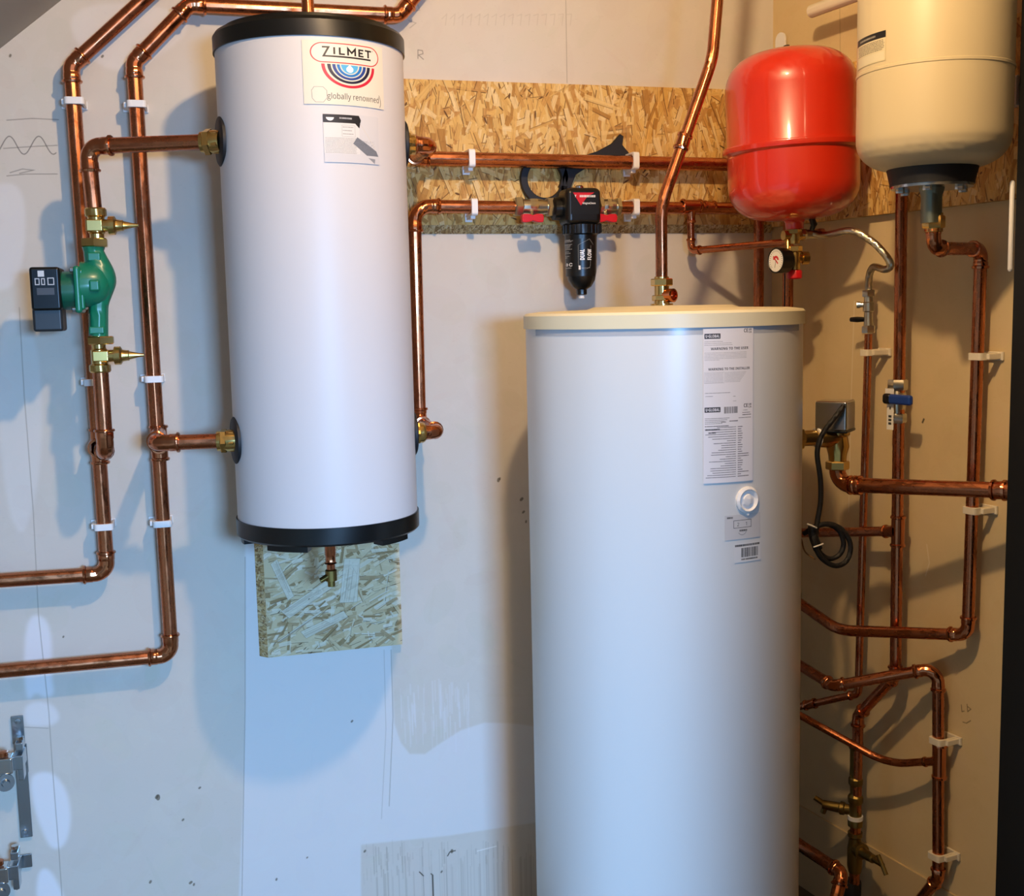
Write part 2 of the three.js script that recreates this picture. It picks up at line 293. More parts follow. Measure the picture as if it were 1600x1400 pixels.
{ // flat part and sloping part, the slope left open at the roof window
  const parts = [], slab = (x0, x1, z0, z1) => {
    const shp = new THREE.Shape(); shp.moveTo(x0, slopeY(x0)); shp.lineTo(x1, slopeY(x1)); shp.lineTo(x1, slopeY(x1) + 0.13); shp.lineTo(x0, slopeY(x0) + 0.13); shp.closePath();
    const g = new THREE.ExtrudeGeometry(shp, { depth: z1 - z0, bevelEnabled: false }); g.translate(0, 0, z0); parts.push(g);
  };
  const z0 = -0.1, z1 = FRONT + 0.1;
  slab(XL - 0.1, xFlat, z0, z1);
  const f = new THREE.BoxGeometry(2.4 - xFlat, 0.13, z1 - z0); f.translate((2.4 + xFlat) / 2, TOP + 0.065, (z0 + z1) / 2); parts.push(f);
  struct('ceiling', parts, M.paint, 'grey sloping attic ceiling meeting the back wall');
}
{ const g = new THREE.BoxGeometry(0.1, kneeY + 0.02, FRONT + 0.2); g.translate(XL - 0.05, kneeY / 2, FRONT / 2); struct('wall_left', g, M.paint, 'low plastered knee wall below the sloping ceiling'); }
{
  const box = (x0, x1, y0, y1, z0, z1) => { const g = new THREE.BoxGeometry(x1 - x0, y1 - y0, z1 - z0); g.translate((x0 + x1) / 2, (y0 + y1) / 2, (z0 + z1) / 2); return g; };
  struct('wall_front', box(XL - 0.1, 2.4, 0, eaveY(FRONT) + 0.1, FRONT, FRONT + 0.1), M.paintDark, 'low brown boarded eaves wall facing the tanks');
  const wedge = (x0, x1, z0, z1, lift, t) => { const q = new THREE.Shape(); q.moveTo(-z0, eaveY(z0) + lift); q.lineTo(-z1, eaveY(z1) + lift); q.lineTo(-z1, eaveY(z1) + lift + t); q.lineTo(-z0, eaveY(z0) + lift + t); q.closePath(); const g = new THREE.ExtrudeGeometry(q, { depth: x1 - x0, bevelEnabled: false }); g.rotateY(Math.PI / 2); g.translate(x0, 0, 0); return g; };
  const X0 = XL - 0.1, X1 = 2.4, Z0 = EAVE_Z, Z1 = FRONT + 0.1, slab = (x0, x1, z0, z1) => wedge(x0, x1, z0, z1, 0, 0.12);
  struct('ceiling_added_slope', [slab(X0, WIN.x0, Z0, Z1), slab(WIN.x1, X1, Z0, Z1), slab(WIN.x0, WIN.x1, Z0, WIN.z0), slab(WIN.x0, WIN.x1, WIN.z1, Z1), box(X0, X1, EAVE_Y, TOP + 0.13, Z0 - 0.1, Z0)], M.paintDark, 'unseen low slope added to tilt the roof window and aim its daylight down');  // added slope, tilted so daylight favours the lower part of the wall
  const f = 0.035, bar = (x0, x1, z0, z1) => wedge(x0, x1, z0, z1, 0.03, 0.07);
  const win = struct('window_1', [bar(WIN.x0, WIN.x0 + f, WIN.z0, WIN.z1), bar(WIN.x1 - f, WIN.x1, WIN.z0, WIN.z1), bar(WIN.x0, WIN.x1, WIN.z0, WIN.z0 + f), bar(WIN.x0, WIN.x1, WIN.z1 - f, WIN.z1)], M.whitePlastic, 'small white framed roof window letting in cool daylight');
  obj('pane', wedge(WIN.x0 + 0.03, WIN.x1 - 0.03, WIN.z0 + 0.03, WIN.z1 - 0.03, 0.06, 0.006), phy({ color: 0xffffff, transmission: 1, thickness: 0, roughness: 0.02 }), win);
}
{ const g = new THREE.BoxGeometry(1.6, TOP, 0.1); g.translate(0.61 + 0.8, TOP / 2, 1.8); struct('wall_daylight_block', g, M.paintDark, 'unseen brown screen wall added to block daylight from the right side'); }  // unseen screen, added to keep window daylight off the right side
{ const yb = onRight(w(1350, 1315, 0)).y; struct('baseboard_right', rightPanel(0.012, R_END - 0.003, 0.001, yb, 0.0003, 0.005), std({ color: 0xc8b083, roughness: 0.88 }), 'low beige skirting board along the side wall'); }
{ // black door leaf at the end of the right wall
  const e = R_END + 0.004;
  const d = struct('door_1', rightPanel(e, e + 0.85, 0.004, 2.3, 0.0005, CASE), std({ color: 0x040404, roughness: 0.55 }), 'black door casing standing proud of the beige side wall');
  const q = V(CORNER, 1.0, 0).addScaledVector(rAlong, e + 0.78).addScaledVector(rIn, CASE);
  obj('handle', [turned(q, rIn, [[0, 0], [0, 0.025], [0.008, 0.025], [0.01, 0.01], [0.05, 0.01], [0.05, 0]]), rod(q.clone().addScaledVector(rIn, 0.046), q.clone().addScaledVector(rIn, 0.046).addScaledVector(rAlong, -0.11), 0.009)], M.zinc, d);
}
{ // bulb, outside the frame
  const t = thing('pendant_bulb', 'bare warm bulb hanging on a cord from the ceiling', 'lamp', V(LAMP.x, LAMP.y - 0.045, LAMP.z));
  const g = new THREE.SphereGeometry(0.03, 20, 14); g.translate(LAMP.x, LAMP.y, LAMP.z);
  obj('bulb', g, std({ color: 0xfff2dc, emissive: 0xffc98a, emissiveIntensity: 14, roughness: 0.3 }), t);
  obj('socket', turned(V(LAMP.x, LAMP.y + 0.026, LAMP.z), V(0, 1, 0), [[0, 0], [0, 0.016], [0.05, 0.018], [0.06, 0.006], [0.06, 0]]), M.whitePlastic, t);
  obj('cord', rod(V(LAMP.x, LAMP.y + 0.08, LAMP.z), V(LAMP.x, Math.min(TOP, slopeY(LAMP.x)), LAMP.z), 0.003, 8), M.whitePlastic, t);
}

// ---------------------------------------------------------------- strand boards
function backBoard(name, label, c0, c1, thick, edge, mat, side) {        // c0 bottom left, c1 top right corners on the front face
  const t = thing(name, label, 'board', V((c0.x + c1.x) / 2, c0.y, 0));
  const g = new THREE.BoxGeometry(c1.x - c0.x, c1.y - c0.y, thick); g.translate((c0.x + c1.x) / 2, (c0.y + c1.y) / 2, thick / 2 + 0.0008);
  const p = g.getAttribute('position'), u = g.getAttribute('uv'); for (let i = 0; i < p.count; i++) u.setXY(i, p.getX(i) - c0.x, p.getY(i) - c0.y);
  obj('panel', g, mat, t);
  const q = new THREE.Shape(); let e;                                    // bevelled sawn edge
  q.moveTo(0, 0); q.lineTo(edge, 0); q.lineTo(0, thick); q.closePath();
  if (side === 'bottom') { e = new THREE.ExtrudeGeometry(q, { depth: c1.x - c0.x, bevelEnabled: false }); e.rotateY(Math.PI / 2); e.rotateX(0); const a = e.getAttribute('position'); for (let i = 0; i < a.count; i++) { const x = a.getX(i), y = a.getY(i), z = a.getZ(i); a.setXYZ(i, c0.x + x, c0.y + z, 0.0008 + y); } }
  else { e = new THREE.ExtrudeGeometry(q, { depth: c1.y - c0.y, bevelEnabled: false }); const a = e.getAttribute('position'); for (let i = 0; i < a.count; i++) { const x = a.getX(i), y = a.getY(i), z = a.getZ(i); a.setXYZ(i, c0.x - x, c0.y + z, 0.0008 + y); } }
  e.deleteAttribute('normal'); e = e.toNonIndexed(); e.computeVertexNormals();
  const a = e.getAttribute('position'), uu = e.getAttribute('uv'); for (let i = 0; i < a.count; i++) side === 'bottom' ? uu.setXY(i, a.getX(i), a.getY(i) + a.getZ(i)) : uu.setXY(i, a.getY(i), a.getX(i) + a.getZ(i));
  const em = obj('sawn_edge', e, M.osbEdge.clone(), t); em.material.side = THREE.DoubleSide;
  return t;
}
const bigTL = b(640, 123, 0.02), bigBR = b(1060, 351, 0.02);
backBoard('strand_board', 'long golden oriented strand board behind the horizontal pipes on the back wall', V(0.30, bigBR.y, 0), V(CORNER - 0.004, bigTL.y, 0), 0.018, 0.017, M.osb, 'bottom');
const smL = b(419, 1026, 0.02), smR = b(629, 1009, 0.02);
backBoard('strand_board', 'small pale strand board square below the white wall tank', V(smL.x, (smL.y + smR.y) / 2, 0), V(smR.x, smL.y + 0.36, 0), 0.018, 0.016, M.osbPale, 'left');
{
  const bot = onRight(w(1400, 332, 0.018)).y;
  tag(obj('strand_board', rightPanel(0.02, R_END - 0.002, bot, bigTL.y + 0.01, 0.0006, 0.018, (u, y) => [u + 0.2, y - 0.9]), M.osb), 'strand board fixed to the side wall behind the cream tank', 'board');
}

// ---------------------------------------------------------------- copper runs
function elbowGeo(P, din, dout, r, Rb, Ls, seg = 16) {                    // press fitting: beads, sockets, bend
  const ang = Math.acos(Math.max(-1, Math.min(1, din.dot(dout)))), tr = Rb * Math.tan(ang / 2);
  const a = P.clone().addScaledVector(din, -tr), c = P.clone().addScaledVector(dout, tr);
  const pts = [], rad = [], add = (p, rr) => { pts.push(p); rad.push(rr); };
  const prof = [[-Ls, 1.02], [-Ls + 0.0005, 1.25], [-Ls + 0.002, 1.33], [-Ls + 0.0045, 1.33], [-Ls + 0.006, 1.14], [-Ls * 0.18, 1.13], [-Ls * 0.12, 1.07], [0, 1.08]];
  for (const [s, k] of prof) add(a.clone().addScaledVector(din, s), r * k);
  const n = 10, ctr = dout.clone().sub(din).normalize().multiplyScalar(Rb / Math.cos(ang / 2)).add(P), ax = din.clone().cross(dout).normalize();
  for (let i = 1; i < n; i++) add(a.clone().sub(ctr).applyAxisAngle(ax, ang * i / n).add(ctr), r * 1.09);
  for (const [s, k] of [...prof].reverse()) add(c.clone().addScaledVector(dout, -s), r * k);
  return { g: sweep(pts, rad, seg), a, c };
}
function bendGeo(P, din, dout, r, Rb, seg = 16) {
  const ang = Math.acos(Math.max(-1, Math.min(1, din.dot(dout)))), tr = Rb * Math.tan(ang / 2);
  const a = P.clone().addScaledVector(din, -tr), c = P.clone().addScaledVector(dout, tr), pts = [a], n = 14;
  const ctr = dout.clone().sub(din).normalize().multiplyScalar(Rb / Math.cos(ang / 2)).add(P), ax = din.clone().cross(dout).normalize();
  for (let i = 1; i < n; i++) pts.push(a.clone().sub(ctr).applyAxisAngle(ax, ang * i / n).add(ctr)); pts.push(c);
  return { pts, a, c };
}
const sleeve = (p, d, r, half) => turned(p.clone().addScaledVector(d, -half), d, [[0, r], [0, r * 1.25], [0.002, r * 1.32], [0.0045, r * 1.32], [0.006, r * 1.13], [2 * half - 0.006, r * 1.13], [2 * half - 0.0045, r * 1.32], [2 * half - 0.002, r * 1.32], [2 * half, r * 1.25], [2 * half, r]]);
const PR = { group: undefined };
function run(label, pts, r, opt = {}) {                                   // pts: [Vector3, 'e' press elbow | 'b' bent tube, bend radius]
  const low = pts.reduce((m, q) => (q[0].y < m.y ? q[0] : m), pts[0][0]);
  const t = thing(opt.name || 'copper_pipe', label, 'pipe', low.clone());
  let start = pts[0][0], acc = [start.clone()], rr = [];
  const flush = () => { obj('tube', sweep(acc, r, 16), M.copper, t); };
  for (let i = 1; i < pts.length - 1; i++) {
    const P = pts[i][0], din = P.clone().sub(pts[i - 1][0]).normalize(), dout = pts[i + 1][0].clone().sub(P).normalize();
    if (pts[i][1] === 'b') { const e = bendGeo(P, din, dout, r, pts[i][2] || 0.06); acc.push(...e.pts); }
    else { const e = elbowGeo(P, din, dout, r, pts[i][2] || r * 1.7, pts[i][3] || r * 1.5); acc.push(e.a); flush(); obj('elbow', e.g, M.fitting, t); acc = [e.c]; }
  }
  acc.push(pts[pts.length - 1][0].clone()); flush();
  return t;
}
function coupling(t, p, d, r, half = 0.02) { return obj('coupling', sleeve(p, d.clone().normalize(), r, half), M.fitting, t); }
function tee(t, p, d, bd, r, half, br, blen) {                            // sleeve on the run + branch
  d = d.clone().normalize(); bd = bd.clone().normalize();
  return obj('tee', [sleeve(p, d, r, half), turned(p, bd, [[0, br * 1.5], [r * 1.2, br * 1.25], [r * 1.5, br * 1.14], [blen - 0.006, br * 1.13], [blen - 0.0045, br * 1.32], [blen - 0.002, br * 1.32], [blen, br * 1.2], [blen, br]])], M.fitting, t);
}
const R28 = 0.0137, R22 = 0.011, R15 = 0.0076;
const UP = V(0, 1, 0);

// tanks: positions first, pipes refer to them
const ZT = { z: 0.235 }; ZT.x = b(499, 450, ZT.z).x; ZT.R = 0.1635;
const FT = { R: 0.243, z: 0.44 }; FT.x = b(1036, 700, FT.z).x;
const RT = { R: 0.1245, z: 0.315 }; RT.x = b(1238, 200, RT.z).x;
const CT = { R: 0.1195, z: 0.70 }; CT.x = b(1459, 150, CT.z).x;

const S = 0.042;                                                          // stand-off of clipped pipes
{ // left pipe: down from the slope, tee for the pump, out to the left
  const t = run('copper pipe left of the green pump, bending left below its white clips', [[b(400, -161, S)], [b(111, 103, S), 'e'], [b(168, 896, S), 'e'], [b(-440, 936, S)]], R28);
  tee(t, b(155, 697, S), UP, V(0, 0, 1), R28, 0.034, R28, 0.04);
}
{ // second pipe
  const t = run('copper pipe beside the wall tank, with a branch to its lower port', [[b(790, -181, S)], [b(624, 24, S), 'e'], [b(296, 7, S), 'e'], [b(209, 97, S), 'e'], [b(268, 1024, S), 'e'], [b(-440, 1089, S)]], R28);
  tee(t, b(249, 692, S), UP, V(0, 0, 1), R28, 0.034, R28, 0.04);
}
const ZC = 0.17;                                                          // pump column stand-off
const portUL = cylHit(349, 218, ZT.x, ZT.z, ZT.R), portLL = cylHit(372, 690, ZT.x, ZT.z, ZT.R);
const leftPort = (y) => V(ZT.x - ZT.R * 0.985, y, ZT.z + 0.02);
const pUL = leftPort(portUL.y), pLL = leftPort(portLL.y);
{ // pump column above: elbow to the upper left port
  const c = b(147, 330, ZC), top = V(b(136, 213, ZC).x, pUL.y, ZC);
  const t = run('copper pipe from the green pump up to the wall tank upper port', [[c], [top, 'e'], [pUL.clone().add(V(-0.004, 0, 0))]], R28);
  const d = pUL.clone().sub(top).normalize();
  obj('brass_union', [hex(pUL.clone().addScaledVector(d, -0.028), d, 0.023, 0.012), turned(pUL.clone().addScaledVector(d, -0.034), d, [[0, R28], [0, 0.018], [0.022, 0.02], [0.034, 0.019], [0.036, 0]]), hex(pUL.clone().addScaledVector(d, -0.013), d, 0.021, 0.012)], M.brass, t);
}
{ // column below the pump, back into the tee
  const c = b(157, 580, ZC), m = b(164, 690, ZC), e = b(155, 697, S);
  const mm = V(m.x, e.y, ZC);
  run('short copper pipe under the green pump turning back into the tee', [[c], [mm, 'e'], [V(m.x * 0.3 + e.x * 0.7, e.y, S + 0.02)]], R28);
}
{ // lower left branch of the tank
  const a = V(b(249, 692, S).x, pLL.y, S + 0.012), m = V(a.x, pLL.y, pLL.z - 0.02);
  const t = run('short copper branch from the riser to the lower left port of the wall tank', [[a], [m, 'e'], [pLL.clone().add(V(-0.004, 0, 0))]], R28);
  const d = pLL.clone().sub(m).normalize();
  obj('brass_union', [hex(pLL.clone().addScaledVector(d, -0.026), d, 0.022, 0.011), turned(pLL.clone().addScaledVector(d, -0.032), d, [[0, R28], [0, 0.018], [0.02, 0.02], [0.034, 0.019], [0.036, 0]]), hex(pLL.clone().addScaledVector(d, -0.012), d, 0.0205, 0.011)], M.brass, t);
}
// right side of the wall tank
const SB = 0.062;
const pUR = V(ZT.x + ZT.R * 0.985, b(640, 226, ZT.z).y, ZT.z), pLR = V(ZT.x + ZT.R * 0.985, b(655, 676, ZT.z).y, ZT.z);
const unionR = (t, p) => obj('brass_union', [hex(p.clone().add(V(0.002, 0, 0)), V(1, 0, 0), 0.022, 0.012), turned(p, V(1, 0, 0), [[0, 0], [0, 0.0195], [0.02, 0.0195], [0.024, 0.017], [0.026, R28]])], M.brass, t);
{
  const m = V(b(672, 240, ZT.z).x, pUR.y, ZT.z), w0 = b(668, 247, SB), end = b(1180, 258, SB);
  const t = run('upper horizontal copper pipe across the strand board from the wall tank', [[pUR.clone()], [m, 'e', 0.018, 0.012], [V(m.x, w0.y, SB), 'e', 0.018, 0.016], [end]], R28);
  unionR(t, pUR);
}
const RP = 0.0128;
{
  const m = V(b(684, 672, ZT.z).x, pLR.y, ZT.z), up = b(648, 330, SB), fin = b(806, 324, SB);
  const t = run('copper pipe from the lower port of the wall tank up to the black filter', [[pLR.clone()], [m, 'e', 0.02, 0.012], [V(m.x, pLR.y + 0.001, SB), 'e', 0.018, 0.014], [V(up.x, fin.y + 0.002, SB), 'e', 0.032], [fin]], RP);
  unionR(t, pLR);
}
{
  const a = b(965, 324, SB), e = b(1180, 326, SB), d = e.clone().sub(a).normalize();
  const t = run('lower horizontal copper pipe right of the filter, with a small tee', [[a], [e]], RP);
  coupling(t, b(1108, 323, SB), d, RP * 0.8, 0.013);
  tee(t, b(1080, 323, SB), d, V(0, -1, 0), RP, 0.022, R15, 0.034);
}
{ // 15 mm feed to the expansion manifold
  const a = b(1079, 338, SB), e = b(1080, 392, SB), f = b(1236, 378, RT.z - 0.02);
  run('thin copper pipe from the tee below the board to the red vessel fittings', [[a], [e, 'e', 0.014, 0.012], [f]], R15);
}
{ // risers hidden behind the floor tank
  const a = b(1186, 300, 0.085), c = b(1182, 520, 0.085);
  run('copper riser in the corner below the red vessel', [[V(a.x, a.y, 0.085)], [V(a.x, c.y - 0.5, 0.085)]], R22);
  const d = w(1232, 340, 0.07), e = w(1230, 500, 0.07);
  run('copper riser on the side wall behind the floor tank lid', [[d], [V(d.x, e.y - 0.5, d.z)]], R22);
}
{ // pipe out of the floor tank top
  const z = FT.z, p0 = b(1034, 470, z), p1 = b(1033, 322, z), p2 = b(1113, 92, z), p3 = b(1160, -450, z);
  const t = run('slanting copper pipe rising from the floor tank lid past the strand board', [[p0], [p1, 'b', 0.16], [p2, 'b', 0.16], [p3]], 0.0104);
  coupling(t, b(1067, 222, z), p2.clone().sub(p1), 0.0104, 0.014);
}

// ---------------------------------------------------------------- right wall runs
const SR = 0.05, SL = 0.033;
{ // dark riser under the cream tank
  const a = w(1409, 292, SR), c = w(1399, 1056, SR), d = w(1341, 1118, SR), e = w(1333, 1462, SR);
  const t = run('dark copper riser below the cream tank with a blue handled valve', [[a], [c, 'e', 0.016, 0.014], [d, 'e', 0.02, 0.016], [e]], R22);
  const p = w(1403, 830, SR);
  tee(t, p, UP, w(1236, 833, SR).sub(p), R22, 0.03, R22 * 0.92, 0.036);
}
{ const p = w(1394, 830, SR), q = w(1236, 833, SR); run('copper branch from the dark riser behind the coiled cable', [[p], [q]], 0.0098); }
{ // thin pipe below the braided hose
  const a = w(1357, 522, 0.042), c = w(1341, 1084, 0.042), d = w(1250, 1104, 0.09);
  const t = run('thin copper pipe down the side wall from the braided hose', [[a], [c, 'e', 0.016, 0.012], [d]], R15);
  coupling(t, lerp(c, d, 0.82), d.clone().sub(c), 0.0085, 0.014);
}
{ // outlet of the cream tank
  const a = b(1459, 345, CT.z), c = b(1462, 388, CT.z), sw = w(1533, 389, SL);
  const down = w(1512, 992, SL), k = V(CORNER, 0, 0);
  const left = w(1320, 985, 0.13), back = w(1235, 936, 0.08);
  const sTop = V(sw.x, sw.y, sw.z);
  const t = run('copper pipe from the cream tank outlet down the side wall to the floor tank', [[a], [V(a.x, c.y, a.z), 'e', 0.02, 0.012], [sTop, 'e', 0.02, 0.014], [w(1512, 992, SL), 'e', 0.022, 0.016], [w(1310, 985, 0.12), 'b', 0.12], [w(1226, 926, 0.09)]], R22);
  obj('brass_nut', [hex(a.clone().add(V(0, -0.012, 0)), UP, 0.018, 0.02), turned(a.clone().add(V(0, -0.018, 0)), UP, [[0, R22], [0, 0.0145], [0.03, 0.0145], [0.03, 0]])], M.brass, t);
}
{ // lower right pipe with tee
  const pts = [[w(1225, 1024, 0.13)], [w(1302, 1072, 0.15), 'e', 0.026, 0.012], [w(1466, 1043, SL), 'e', 0.022, 0.016], [w(1466, 1372, SL), 'e', 0.02, 0.014], [w(1396, 1458, SL)]];
  const t = run('copper pipe looping out beside the floor tank and down through two cream clips', pts, 0.0108);
  tee(t, w(1468, 1189, SL), UP, w(1388, 1194, 0.06).sub(w(1468, 1189, SL)), 0.0108, 0.034, R15, 0.034);
}
{ const a = lerp(w(1468, 1189, SL), w(1388, 1194, 0.06), 0.12); run('thin bent copper pipe sloping from the tee to behind the floor tank', [[a], [w(1388, 1194, 0.06), 'b', 0.12], [w(1225, 1104, 0.16)]], R15); }
{ run('copper pipe near the floor with stacked elbows beside the floor tank', [[w(1222, 1302, 0.16)], [w(1316, 1364, 0.15), 'e', 0.016, 0.014], [w(1297, 1440, 0.2)]], 0.0125); }

// ---------------------------------------------------------------- pipe clips
function clip(p, axis, n, r, label, mat, tabSide = -1, gap) {             // saddle clip: band round the pipe, base on the surface, screw tab
  axis = axis.clone().normalize(); const side = axis.clone().cross(n).normalize(), W = 0.0115;
  const q = new THREE.Quaternion().setFromRotationMatrix(new THREE.Matrix4().makeBasis(side, axis, n));
  const t = thing('pipe_clip', label, 'clip', p.clone().addScaledVector(n, -gap), 'white pipe clips');
  const o = r + 0.0035, sh = new THREE.Shape(); const R1 = o, k = r + 0.0006;
  sh.moveTo(-R1, -gap + 0.002); sh.lineTo(-R1, R1 * 0.55); sh.quadraticCurveTo(-R1, R1, -R1 * 0.6, R1); sh.lineTo(R1 * 0.6, R1); sh.quadraticCurveTo(R1, R1, R1, R1 * 0.55); sh.lineTo(R1, -gap + 0.002); sh.lineTo(k, -gap + 0.002);
  sh.lineTo(k, 0); sh.absarc(0, 0, k, 0, Math.PI, false); sh.lineTo(-k, -gap + 0.002); sh.closePath();
  const g = new THREE.ExtrudeGeometry(sh, { depth: W, bevelEnabled: true, bevelSize: 0.0006, bevelThickness: 0.0006, bevelSegments: 1, curveSegments: 10 });
  g.translate(0, 0, -W / 2); g.rotateX(Math.PI / 2); // shape y -> n
  g.applyQuaternion(q); g.translate(p.x, p.y, p.z);
  obj('band', g, mat, t);
  const bp = p.clone().addScaledVector(n, -gap + 0.003).addScaledVector(side, tabSide * 0.004);
  obj('base', rbox(bp, 2 * o + 0.012, W + 0.004, 0.005, 0.0012, q), mat, t);
  const tp = p.clone().addScaledVector(side, tabSide * (o + 0.003)).addScaledVector(n, -gap * 0.45);
  obj('latch', rbox(tp, 0.007, W * 0.86, gap * 0.9, 0.001, q), mat, t);
  return t;
}
const NZ = V(0, 0, 1);
clip(b(117, 159, S), UP, NZ, R28, 'white clip high on the leftmost copper pipe, under its bend', M.whitePlastic, -1, S);
clip(b(214, 164, S), UP, NZ, R28, 'white clip high on the riser beside the wall tank', M.whitePlastic, -1, S);
clip(b(241, 592, S), UP, NZ, R28, 'white clip halfway on the riser, above the tank branch', M.whitePlastic, -1, S);
clip(b(147, 597, S), UP, NZ, R28, 'white clip half hidden behind the pipe under the green pump', M.whitePlastic, -1, S);
clip(b(163, 822, S), UP, NZ, R28, 'white clip just above the lower bend of the leftmost pipe', M.whitePlastic, -1, S);
clip(b(254, 817, S), UP, NZ, R28, 'white clip on the riser below the tank branch', M.whitePlastic, -1, S);
clip(b(735, 248, SB), V(1, 0, 0), NZ, R28, 'white clip on the upper board pipe near the wall tank', M.whitePlastic, 1, SB - 0.0188);
clip(b(739, 324, SB), V(1, 0, 0), NZ, RP, 'white clip on the lower board pipe left of the filter', M.whitePlastic, 1, SB - 0.0188);
clip(b(990, 252, SB), V(1, 0, 0), NZ, R28, 'white clip on the upper board pipe beside the black spanner', M.whitePlastic, 1, SB - 0.0188);
clip(b(991, 324, SB), V(1, 0, 0), NZ, RP, 'white clip on the lower board pipe right of the filter', M.whitePlastic, 1, SB - 0.0188);
clip(w(1356, 551, 0.042), UP, rIn, R15, 'small cream clip on the thin pipe below the braided hose', M.creamPlastic, 1, 0.042);
clip(w(1531, 557, SL), UP, rIn, R22, 'cream clip on the side wall pipe below the cream tank outlet', M.creamPlastic, 1, SL);
clip(w(1522, 797, SL), UP, rIn, R22, 'cream clip on the side wall pipe below the brass coloured crossing pipe', M.creamPlastic, 1, SL);
clip(w(1468, 1157, SL), UP, rIn, 0.0108, 'cream clip just above the small tee on the lower side pipe', M.creamPlastic, 1, SL);
clip(w(1466, 1337, SL), UP, rIn, 0.0108, 'cream clip above the bottom elbow of the lower side pipe', M.creamPlastic, 1, SL);

// ---------------------------------------------------------------- white wall tank
function patch(X, Z, R, th, y0, y1, tex, rough = 0.5) {                   // curved sticker: th = [left, right] angle from +z
  const g = new THREE.CylinderGeometry(R, R, y1 - y0, 24, 1, true, th[0], th[1] - th[0]); g.translate(X, (y0 + y1) / 2, Z); return g;
}
const lathe = (X, Z, prof, seg = 72) => { const g = new THREE.LatheGeometry(prof.map(([r, y]) => new THREE.Vector2(Math.max(r, 1e-5), y)), seg); g.translate(X, 0, Z); return toCreasedNormals(g, 0.5); };
function stickerFrom(X, Z, R, px0, py0, px1, py1, off = 0.0006) { const a = cylHit(px0, py0, X, Z, R), c = cylHit(px1, py1, X, Z, R); return { th: [a.th, c.th], y0: Math.min(a.y, c.y), y1: Math.max(a.y, c.y), R: R + off }; }
const textBars = (x, X0, Y, W, h, alpha = 0.6, col = '#333') => { x.fillStyle = col; x.globalAlpha = alpha; let p = X0; while (p < X0 + W) { const l = Math.min(3 + 11 * rnd(), X0 + W - p); x.fillRect(p, Y, l, h); p += l + 2 + 2 * rnd(); } x.globalAlpha = 1; };
